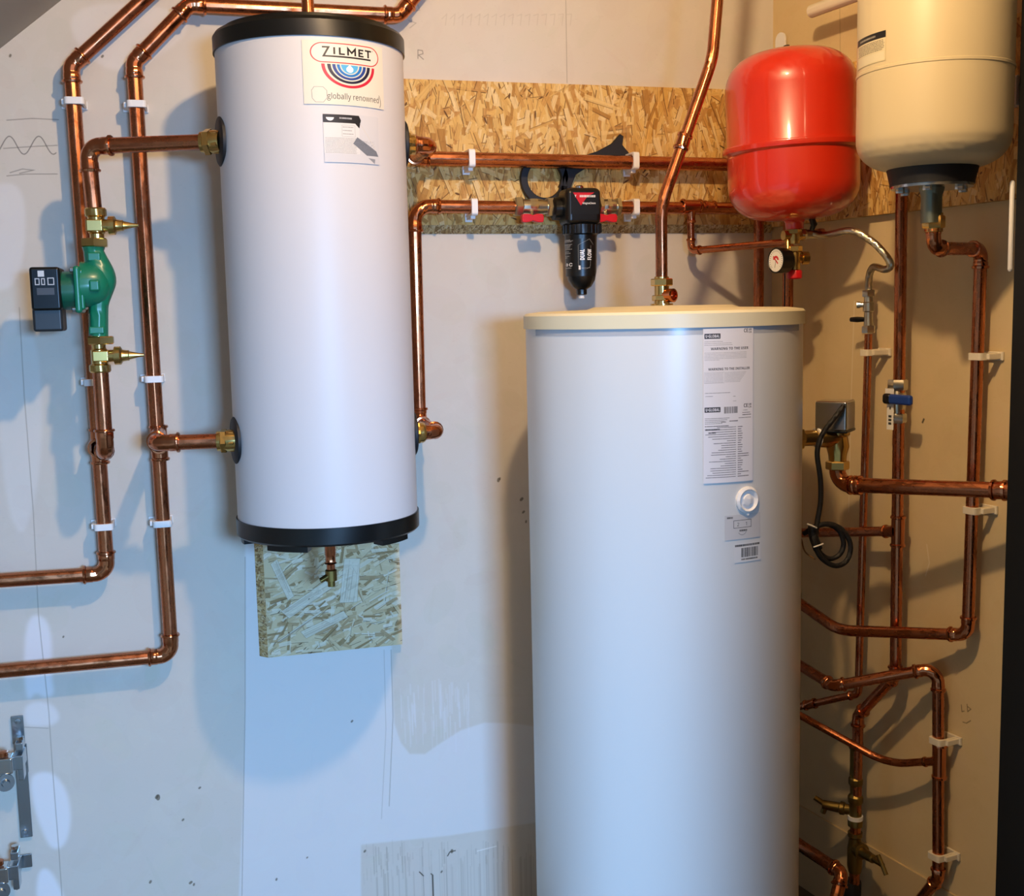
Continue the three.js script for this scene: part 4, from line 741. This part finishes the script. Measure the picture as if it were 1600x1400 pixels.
// ---------------------------------------------------------------- red vessel and its fittings
{
  const { x: X, z: Z, R } = RT, Y = (py, z = Z) => b(1238, py, z).y;
  const yt = Y(78), yb = Y(345), ys = cylHit(1238, 216, X, Z, R + 0.008).y, seam = ys;
  const t = thing('expansion_vessel', 'glossy red steel expansion vessel in the corner', 'tank', V(X, yb, Z));
  const dome = (y, dir, h, n = 14) => { const o = []; for (let i = 0; i <= n; i++) { const a = i / n * Math.PI / 2; o.push([R * Math.pow(Math.cos(a), 0.62), y + dir * h * Math.pow(Math.sin(a), 0.95)]); } return o; };
  const hT = 0.075, hB = 0.07;
  obj('shell', lathe(X, Z, [...dome(yb + hB, -1, hB).reverse(), [R, yb + hB], [R, seam - 0.011], [R + 0.002, seam - 0.009], [R + 0.0075, seam - 0.007], [R + 0.0085, seam - 0.003], [R + 0.0085, seam + 0.001], [R + 0.007, seam + 0.004], [R + 0.001, seam + 0.005], [R, seam + 0.008], ...dome(yt - hT, 1, hT)], 80), M.redPaint, t);
  obj('neck', turned(V(X, yb + 0.006, Z), V(0, -1, 0), [[0, 0.03], [0.004, 0.022], [0.01, 0.018], [0.022, 0.0175], [0.022, 0]], 20), M.redPaint, t);
  obj('air_valve', turned(V(X - 0.006, yt - 0.002, Z), UP, [[0, 0], [0, 0.006], [0.01, 0.006], [0.011, 0.004], [0.011, 0]], 12), M.black, t);
  t.rotation.z = 0.04; t.position.x += 0.006;
  // wall bracket
  const q = w(1221, 78, 0.004);
  const br = thing('vessel_bracket', 'white rounded bracket tab on the wall above the red vessel', 'bracket', w(1221, 100, 0.003));
  const sh = new THREE.Shape(); sh.moveTo(-0.016, -0.2); sh.lineTo(0.016, -0.2); sh.lineTo(0.016, 0.02); sh.absarc(0, 0.02, 0.016, 0, Math.PI, false); sh.closePath();
  const g = new THREE.ExtrudeGeometry(sh, { depth: 0.004, bevelEnabled: false }); g.rotateY(RW - Math.PI / 2); g.translate(q.x, q.y, q.z); obj('plate', g, M.whitePlastic, br);
  // manifold: tee, safety valve, gauge
  const mp = V(X + 0.004, yb - 0.028, Z), D = V(0, -1, 0);
  const m = thing('safety_valve_group', 'brass fittings with a red capped safety valve under the red vessel', 'valve', V(mp.x, mp.y - 0.1, Z));
  obj('cross', [turned(mp.clone().add(V(0, 0.014, 0)), D, [[0, 0], [0, 0.0125], [0.03, 0.0125], [0.03, 0]], 18), hex(mp.clone().add(V(0, 0.012, 0)), D, 0.016, 0.01), turned(mp.clone().add(V(-0.022, 0, 0)), V(1, 0, 0), [[0, 0], [0, 0.0095], [0.044, 0.0095], [0.044, 0]], 16)], M.brass, m);
  obj('valve_body', [hex(mp.clone().add(V(0.0, -0.02, 0.004)), D, 0.0155, 0.012), turned(mp.clone().add(V(0.001, -0.03, 0.004)), D, [[0, 0], [0, 0.0105], [0.016, 0.0115], [0.03, 0.0105], [0.036, 0.0105], [0.038, 0]], 18), turned(mp.clone().add(V(0.002, -0.044, 0.004)), V(1, 0, 0.1), [[0, 0], [0, 0.0095], [0.012, 0.0095], [0.013, 0.0125], [0.026, 0.0125], [0.026, 0.0085], [0.02, 0.007], [0.02, 0]], 16)], M.brass, m);
  obj('red_cap', turned(mp.clone().add(V(0.001, -0.067, 0.004)), D, [[0, 0], [0, 0.0135], [0.003, 0.0145], [0.015, 0.0145], [0.017, 0.012], [0.017, 0]], 20), M.redPlastic, m);
  const gd = V(-0.985, 0, 0.17).normalize(), gp = b(1229, 407, Z + 0.012);
  const ga = thing('pressure_gauge', 'round pressure gauge with white dial beside the red cap', 'gauge', gp.clone().add(V(0, -0.03, 0)));
  obj('housing', turned(gp.clone().addScaledVector(gd, -0.006), gd, [[0, 0], [0, 0.018], [0.006, 0.0235], [0.028, 0.0245], [0.032, 0.0245], [0.033, 0.023], [0.031, 0.0218], [0.031, 0]], 32), M.black, ga);
  const dial = canvasTex(256, 256, (x) => { x.fillStyle = '#efefec'; x.beginPath(); x.arc(128, 128, 128, 0, 7); x.fill(); x.strokeStyle = '#333'; x.lineWidth = 6; for (let i = 0; i < 22; i++) { const a = 2.3 + i * 0.225; x.beginPath(); x.moveTo(128 + Math.cos(a) * 100, 128 + Math.sin(a) * 100); x.lineTo(128 + Math.cos(a) * 116, 128 + Math.sin(a) * 116); x.stroke(); } x.strokeStyle = '#c8202c'; x.lineWidth = 26; x.beginPath(); x.arc(128, 128, 40, 3.4, 6.2); x.stroke(); x.lineWidth = 16; x.beginPath(); x.moveTo(80, 80); x.lineTo(165, 165); x.stroke(); x.strokeStyle = '#222'; x.lineWidth = 7; x.beginPath(); x.moveTo(128, 128); x.lineTo(110, 210); x.stroke(); });
  const dg = new THREE.CircleGeometry(0.0215, 28); dg.lookAt(gd); const dq = gp.clone().addScaledVector(gd, 0.0258); dg.translate(dq.x, dq.y, dq.z);
  obj('dial', dg, std({ map: dial, roughness: 0.3 }), ga);
  obj('stem', rod(gp.clone().addScaledVector(gd, -0.004), V(mp.x - 0.012, mp.y - 0.004, Z), 0.006, 10), M.brass, ga);
  obj('capillary', rod(gp.clone().addScaledVector(gd, 0.004).add(V(0, -0.024, 0)), gp.clone().addScaledVector(gd, 0.004).add(V(0, -0.2, 0)), 0.0016, 6), M.black, ga);
  // braided hose with its end valve
  const h0 = mp.clone().add(V(0.022, 0.002, 0));
  const hp = [h0.clone().add(V(0.02, 0.002, 0)), w(1292, 367, 0.13), w(1330, 361, 0.12), w(1362, 377, 0.1), w(1386, 402, 0.085), w(1391, 416, 0.08), w(1382, 421, 0.08), w(1366, 417, 0.065), w(1359, 428, 0.055), w(1357, 448, 0.045), w(1357, 458, 0.042)];
  const ho = thing('braided_hose', 'braided steel filling hose looping from the red vessel to the thin pipe', 'hose', w(1357, 460, 0.042));
  const hpts = curve(hp, 120, 0.5);
  obj('hose', sweep(hpts, hpts.map((_, i) => 0.0068 + 0.0003 * (i % 2)), 14), M.nickel, ho);
  obj('end_fitting', [hex(h0.clone().add(V(-0.006, 0, 0)), V(1, 0.02, 0.02), 0.0115, 0.01), turned(h0, V(1, 0.02, 0.02), [[0, 0], [0, 0.009], [0.03, 0.009], [0.032, 0.0105], [0.042, 0.0105], [0.042, 0]], 16)], M.nickel, ho);
  const lv = h0.clone().add(V(0.016, 0.008, 0.002));
  obj('black_lever', sweep([lv, lv.clone().add(V(0.003, 0.01, 0.004)), lv.clone().add(V(-0.008, 0.03, 0.008))], [0.0045, 0.0065, 0.006], 10), M.black, ho);
  const fv = thing('filling_valve', 'slim nickel filling valve with black lever above the thin pipe', 'valve', w(1356, 524, 0.042));
  const P = (y) => w(1357, y, 0.042), DN = P(500).sub(P(480)).normalize();
  obj('body', [hex(P(453), DN, 0.0125, 0.013), turned(P(462), DN, [[0, 0], [0, 0.008], [0.012, 0.0085], [0.014, 0.0105], [0.03, 0.0105], [0.032, 0.008], [0.045, 0.0085], [0.058, 0.0095], [0.06, 0]], 16), hex(P(509), DN, 0.0135, 0.014)], M.nickel, fv);
  obj('test_point', [turned(P(476), rAlong.clone().negate().add(rIn), [[0, 0], [0, 0.005], [0.016, 0.005], [0.016, 0.0065], [0.022, 0.0065], [0.022, 0]], 12)], M.nickel, fv);
  obj('lever', sweep([P(499), P(499).addScaledVector(rAlong, -0.018).addScaledVector(rIn, 0.012), P(499).addScaledVector(rAlong, -0.032).addScaledVector(rIn, 0.016)], [0.004, 0.0055, 0.0045], 10), M.black, fv);
}

// ---------------------------------------------------------------- cream tank
{
  const { x: X, z: Z, R } = CT, yb = b(1459, 268, Z).y, yt = yb + 0.62, ys = cylHit(1500, 90, X, Z, R).y;
  const t = thing('cream_vessel', 'cream painted pressure vessel with a rounded base above the side wall pipes', 'tank', V(X, yb, Z));
  const pr = []; for (let i = 0; i <= 14; i++) { const a = i / 14 * Math.PI / 2; pr.push([R * Math.pow(Math.sin(a), 0.55), yb + 0.055 * (1 - Math.pow(Math.cos(a), 0.9))]); }
  obj('shell', lathe(X, Z, [...pr, [R, ys - 0.003], [R + 0.0012, ys - 0.002], [R + 0.0012, ys + 0.002], [R, ys + 0.003], [R, yt - 0.06], [R * 0.9, yt - 0.02], [R * 0.5, yt], [0, yt]], 80), M.creamPaint, t);
  const k = yb + 0.008;
  obj('collar', lathe(X, Z, [[0, k], [0.068, k], [0.071, k - 0.004], [0.066, k - 0.026], [0.066, k - 0.03], [0, k - 0.03]], 48), M.rubber, t);
  obj('flange', lathe(X, Z, [[0, k - 0.0295], [0.064, k - 0.0295], [0.064, k - 0.0345], [0, k - 0.0345]], 48), M.zinc, t);
  for (let i = 0; i < 6; i++) { const a = i / 6 * 6.283 + 0.3; obj('bolt', hex(V(X + Math.sin(a) * 0.052, k - 0.034, Z + Math.cos(a) * 0.052), V(0, -1, 0), 0.007, 0.008), M.zinc, t); }
  obj('outlet', [turned(V(X, k - 0.034, Z), V(0, -1, 0), [[0, 0], [0, 0.02], [0.008, 0.018], [0.012, 0.0165], [0.056, 0.0165], [0.056, 0]], 20)], std({ color: 0x7d8478, metalness: 1, roughness: 0.45 }), t);
  const s = stickerFrom(X, Z, R, 1340, 50, 1385, 104, 0.0007);
  const tx = canvasTex(320, 420, (x) => { x.fillStyle = '#cfc3a0'; x.fillRect(0, 0, 320, 420); x.fillStyle = '#1a1a1c'; x.fillRect(0, 0, 320, 96); textBars(x, 60, 36, 180, 26, 0.7, '#d8d2c0'); for (let i = 0; i < 7; i++) textBars(x, 20 + 20 * rnd(), 118 + i * 22, 270, 12, 0.7); x.fillStyle = '#d2c9ac'; x.fillRect(20, 285, 290, 115); x.strokeStyle = '#444'; x.lineWidth = 5; x.beginPath(); x.moveTo(10, 300); x.lineTo(16, 400); x.stroke(); });
  const y0 = cylHit(1384, 94, X, Z, R).y, y1 = cylHit(1384, 47, X, Z, R).y;
  obj('rating_sticker', patch(X, Z, s.R, [cylHit(1341, 75, X, Z, R).th, cylHit(1384, 75, X, Z, R).th], y0, y1), std({ map: tx, roughness: 0.45 }), t);
}
tag(obj('overflow_pipe', [rod(w(1268, 18, 0.07), w(1268, 18, 0.07).addScaledVector(rAlong, 0.5), 0.0125, 20)], M.creamPlastic), 'cream plastic pipe end above the red vessel', 'pipe');
{ const p = w(1588, 143, 0.028); tag(obj('wall_block', rbox(p, 0.02, 0.05, 0.022, 0.003, rightTurn), M.whitePlastic), 'small white block on the board right of the cream tank', 'block'); }
{ const a = w(1582, 282, CASE - 0.004), c = w(1578, 424, CASE - 0.004); tag(obj('cable_trunking', sweep([c, lerp(c, a, 0.02), lerp(c, a, 0.98), a], [0.002, 0.0038, 0.0038, 0.002], 10), M.whitePlastic), 'thin white trunking strip beside the black door', 'trunking'); }

// ---------------------------------------------------------------- blue handled ball valve on the dark riser
{
  const P = (x, y, s = SR) => w(x, y, s), t = thing('ball_valve', 'nickel ball valve with a blue lever on the dark riser', 'valve', P(1400, 660));
  const a = P(1403, 593), DN = V(0, -1, 0);
  obj('body', [hex(a, DN, 0.0185, 0.02), turned(a.clone().add(V(0, -0.018, 0)), DN, [[0, 0], [0, 0.0125], [0.01, 0.0155], [0.026, 0.0165], [0.04, 0.0145], [0.056, 0.0125], [0.058, 0]], 18), hex(a.clone().add(V(0, -0.064, 0)), DN, 0.0175, 0.018)], M.nickel, t);
  const h = P(1400, 624, SR + 0.026);
  const ax = camera.position.clone().sub(h).setY(0).normalize(), q = new THREE.Quaternion().setFromRotationMatrix(new THREE.Matrix4().makeBasis(UP.clone().cross(rIn.clone()).normalize(), UP, rIn));
  const sh = rbox(h.clone().addScaledVector(rAlong, 0.012), 0.055, 0.019, 0.012, 0.005, q);
  obj('lever', sh, M.bluePlastic, t);
  obj('lever_end', rbox(h.clone().addScaledVector(rAlong, -0.022), 0.02, 0.02, 0.013, 0.006, q), M.black, t);
  const tagT = canvasTex(128, 384, (x) => { x.fillStyle = '#e8e6dc'; x.fillRect(0, 0, 128, 384); x.fillStyle = '#333'; for (let i = 0; i < 3; i++) x.fillRect(34, 180 + i * 50, 60, 34); x.fillRect(50, 60, 30, 40); });
  const g = rbox(P(1391, 650, SR + 0.022), 0.017, 0.052, 0.0015, 0.0005, q); obj('paper_tag', g, std({ map: tagT, roughness: 0.6 }), t);
  obj('tag_top', rbox(P(1390, 613, SR + 0.018), 0.022, 0.014, 0.0015, 0.0005, q), M.whitePlastic, t);
}

// ---------------------------------------------------------------- motorised valve, its pipe and cable
const ZM = FT.z + 0.04;
{
  const P = (x, y, z = ZM) => b(x, y, z);
  const port = V(FT.x + FT.R - 0.004, P(1256, 685).y, ZM);
  const t = thing('motorised_valve', 'brass motorised valve with a silver head on the side of the floor tank', 'valve', P(1307, 735));
  const e = P(1312, 686), X1 = V(1, 0, 0);
  obj('union', [turned(port, X1, [[0, 0], [0, 0.0185], [0.006, 0.0185], [0.008, 0.0145], [0.06, 0.0145], [0.06, 0]], 20), hex(port.clone().add(V(0.004, 0, 0)), X1, 0.0205, 0.013)], M.brass, t);
  obj('washer', turned(port.clone().add(V(0.046, 0, 0)), X1, [[0, 0], [0, 0.0185], [0.004, 0.0185], [0.004, 0]], 20), M.whitePlastic, t);
  const c = V(P(1309, 690).x, port.y, ZM);
  obj('body', [turned(port.clone().add(V(0.049, 0, 0)), X1, [[0, 0], [0, 0.017], [0.02, 0.02], [0.036, 0.019], [0.04, 0.014], [0.04, 0]], 22), turned(V(c.x, P(1309, 672).y, ZM), V(0, -1, 0), [[0, 0], [0, 0.022], [0.008, 0.022], [0.012, 0.018], [0.03, 0.021], [0.045, 0.017], [0.06, 0.0155], [0.062, 0]], 22), hex(V(c.x, P(1309, 720).y, ZM), V(0, -1, 0), 0.0215, 0.016)], M.brass, t);
  const hq = new THREE.Quaternion().setFromAxisAngle(UP, -0.8), hc = P(1305, 648);
  const head = obj('actuator_head', rbox(V(hc.x, hc.y, ZM), 0.058, 0.054, 0.062, 0.004, hq), M.chrome, t);
  obj('base_plate', rbox(V(hc.x, P(1305, 672).y, ZM), 0.06, 0.005, 0.064, 0.002, hq), M.black, t);
  const pipe0 = V(c.x, P(1309, 728).y, ZM), el = V(c.x, P(1309, 757).y, ZM), endp = w(1600, 767, 0.05);
  const pt = run('copper pipe crossing in front of the risers from the motorised valve to the side wall', [[pipe0], [el, 'e', 0.026, 0.012], [w(1588, 767, 0.085)]], R28);
  const dd = w(1588, 767, 0.085).sub(el).normalize();
  coupling(pt, lerp(el, w(1588, 767, 0.085), 0.915), dd, R28, 0.012); coupling(pt, lerp(el, w(1588, 767, 0.085), 0.11), dd, R28, 0.012);
  // cable
  const zc = ZM + 0.045, Q = (x, y, z = zc) => b(x, y, z);
  const pts = [Q(1318, 634, zc + 0.004), Q(1306, 650, zc + 0.006), Q(1289, 672, zc + 0.002), Q(1280, 690, zc), Q(1277, 712), Q(1282, 750), Q(1282, 785), Q(1277, 815), Q(1275, 840), Q(1280, 862), Q(1296, 873), Q(1312, 866), Q(1318, 848), Q(1310, 828), Q(1292, 819), Q(1276, 824), Q(1272, 845, zc + 0.006), Q(1282, 870, zc + 0.008), Q(1304, 884, zc + 0.008), Q(1323, 876, zc + 0.006), Q(1329, 852, zc + 0.004), Q(1318, 830, zc), Q(1298, 819, zc - 0.006), Q(1276, 822, zc - 0.01), Q(1256, 834, zc - 0.03)];
  const cb = thing('coiled_cable', 'black coiled cable hanging from the silver valve head', 'cable', Q(1300, 890));
  obj('cable', sweep(curve(pts, 150, 0.5), 0.0047, 10), M.rubber, cb);
  obj('cable_bundle', sweep(curve([Q(1270, 822), Q(1271, 838), Q(1278, 858)], 8), 0.0085, 10), M.rubber, cb);
  for (const [x, y, a] of [[1270, 822, 0.6], [1280, 852, -0.5]]) obj('cable_tie', [sweep(curve([Q(x - 9, y - 6 * a, zc + 0.012), Q(x, y, zc + 0.014), Q(x + 6, y + 5 * a, zc + 0.012)], 8), 0.0014, 6)], M.whitePlastic, cb);
  const wires = obj('loose_wire', sweep(curve([Q(1252, 842, zc - 0.03), Q(1258, 862, zc - 0.02), Q(1274, 874, zc - 0.01)], 12), 0.0016, 6), std({ color: 0x7d5a2c, roughness: 0.5 }), cb);
}

// ---------------------------------------------------------------- drain chain at the foot of the dark riser
{
  const P = (x, y, s = SR) => w(x, y, s);
  const t = thing('drain_valve', 'chain of dull brass couplings on the riser with a drain tap facing the floor tank', 'valve', P(1335, 1292));
  const seg = (y0, y1, prof) => { const a = P(1338 - (y0 - 1150) * 0.012, y0), c = P(1338 - (y1 - 1150) * 0.012, y1), L = a.distanceTo(c); return turned(a, c.clone().sub(a), prof.map(([f, r]) => [f * L, r]), 18); };
  obj('body', [seg(1158, 1290, [[0, 0], [0, 0.0135], [0.02, 0.0145], [0.08, 0.0145], [0.1, 0.0122], [0.42, 0.0122], [0.44, 0.0148], [0.5, 0.0148], [0.53, 0.0115], [0.62, 0.0115], [0.65, 0.0155], [0.71, 0.0155], [0.74, 0.0125], [0.9, 0.0128], [0.93, 0.015], [1, 0.015], [1, 0]])], M.darkBrass, t);
  obj('seal', seg(1274, 1280, [[0, 0], [0, 0.0155], [1, 0.0155], [1, 0]]), M.whitePlastic, t);
  const a = P(1333, 1266, SR), dir = rAlong.clone().multiplyScalar(-1).addScaledVector(rIn, 0.7).normalize();
  obj('tap', [turned(a, dir, [[0, 0], [0, 0.011], [0.016, 0.011], [0.018, 0.0135], [0.026, 0.0135], [0.028, 0.0105], [0.062, 0.0095], [0.064, 0]], 16), rod(a.clone().addScaledVector(dir, 0.056), a.clone().addScaledVector(dir, 0.08).add(V(0, 0.012, 0)), 0.0055, 10), rod(a.clone().addScaledVector(dir, 0.056), a.clone().addScaledVector(dir, 0.062).add(V(0, -0.018, 0)), 0.006, 10)], M.darkBrass, t);
  const u = thing('stop_cock', 'dull brass stop cock near the floor with its spindle pointing along the side wall', 'valve', P(1332, 1362));
  obj('body', seg(1300, 1362, [[0, 0], [0, 0.015], [0.1, 0.015], [0.14, 0.012], [0.4, 0.0155], [0.7, 0.0155], [0.85, 0.0155], [1, 0.013], [1, 0]]), M.darkBrass, u);
  const c0 = P(1336, 1324), d2 = rAlong.clone().addScaledVector(rIn, 0.16).addScaledVector(UP, 0.08).normalize();
  obj('spindle', turned(c0, d2, [[0, 0], [0, 0.014], [0.016, 0.014], [0.018, 0.0165], [0.026, 0.0165], [0.028, 0.011], [0.065, 0.009], [0.067, 0.006], [0.098, 0.005], [0.099, 0]], 16), M.darkBrass, u);
  const e = c0.clone().addScaledVector(d2, 0.096); obj('crutch_handle', rod(e.clone().add(V(0, 0.016, 0)).addScaledVector(rAlong, -0.012), e.clone().add(V(0, -0.016, 0)).addScaledVector(rAlong, 0.012), 0.0045, 10), M.darkBrass, u);
  const k = P(1331, 1376); tag(obj('rubber_sleeve', turned(k, V(0, -1, 0), [[0, 0], [0, 0.018], [0.004, 0.019], [0.05, 0.019], [0.05, 0]], 20), M.rubber), 'black rubber sleeve at the foot of the riser', 'sleeve');
}

// ---------------------------------------------------------------- manifold bracket at lower left
{
  const P = (x, y, z) => b(x, y, z), z0 = 0.004;
  const a = P(29, 1118, z0), c = P(45, 1350, z0), mid = lerp(a, c, 0.5), L = a.y - c.y;
  const t = thing('manifold_bracket', 'galvanised bracket rail with two pipe clamps low on the left of the wall', 'bracket', V(mid.x, c.y, 0));
  const X = P(34, 1200, z0).x, rb = (x, y, wd, h, z, d, r = 0.002) => { const p = P(x, y, z); return rbox(p, wd * 0.00128, h * 0.00128, d, r); };
  obj('rail', [rb(28, 1140, 18, 44, 0.006, 0.004), rb(37, 1245, 18, 130, 0.006, 0.004), rb(40, 1345, 19, 22, 0.006, 0.004), rb(34, 1185, 17, 46, 0.005, 0.003)], M.zinc, t);
  obj('screw', [turned(P(28, 1127, 0.008), V(0, 0, 1), [[0, 0], [0, 0.0065], [0.003, 0.0055], [0.004, 0]], 16)], M.zinc, t);
  obj('screw', turned(P(39, 1300, 0.008), V(0, 0, 1), [[0, 0], [0, 0.0055], [0.003, 0.0045], [0.004, 0]], 16), M.zinc, t);
  for (const [dx, dy] of [[0, 0], [-7, 170]]) {
    const k = [rb(31 + dx, 1163 + dy, 11, 12, 0.05, 0.03), rb(31 + dx, 1185 + dy, 14, 22, 0.05, 0.05), rb(34 + dx, 1205 + dy, 9, 20, 0.045, 0.03)];
    obj('clamp', k, M.zinc, t);
    obj('clamp_bolt', [turned(P(31 + dx, 1160 + dy, 0.05), V(0, 1, 0), [[-0.012, 0], [-0.012, 0.004], [0.006, 0.004], [0.006, 0.0075], [0.012, 0.0075], [0.012, 0]], 6), turned(P(34 + dx, 1214 + dy, 0.05), V(0, 0, 1), [[0, 0], [0, 0.006], [0.006, 0.006], [0.006, 0]], 6)], M.chrome, t);
    const m = thing('manifold_bar', dy ? 'lower chrome manifold bar end in the lower bracket clamp' : 'upper chrome manifold bar end in the upper bracket clamp', 'manifold', P(0 + dx, 1215 + dy, 0.07));
    const q = P(22 + dx, 1192 + dy, 0.07);
    obj('bar', rbox(q.clone().add(V(-0.2, 0, 0)), 0.4, 0.032, 0.034, 0.004), M.chrome, m);
    obj('end_plug', turned(P(8 + dx, 1222 + dy, 0.085), V(0.3, 0, 1), [[0, 0], [0, 0.0165], [0.006, 0.0165], [0.006, 0.008], [0.013, 0.006], [0.013, 0]], 20), M.zinc, m);
    obj('air_vent', turned(P(4 + dx, 1178 + dy, 0.075), V(0, 1, 0), [[-0.004, 0], [-0.004, 0.01], [0.004, 0.01], [0.006, 0.006], [0.006, 0]], 16), M.fitting, m);
  }
}
renderer.render(scene, camera);
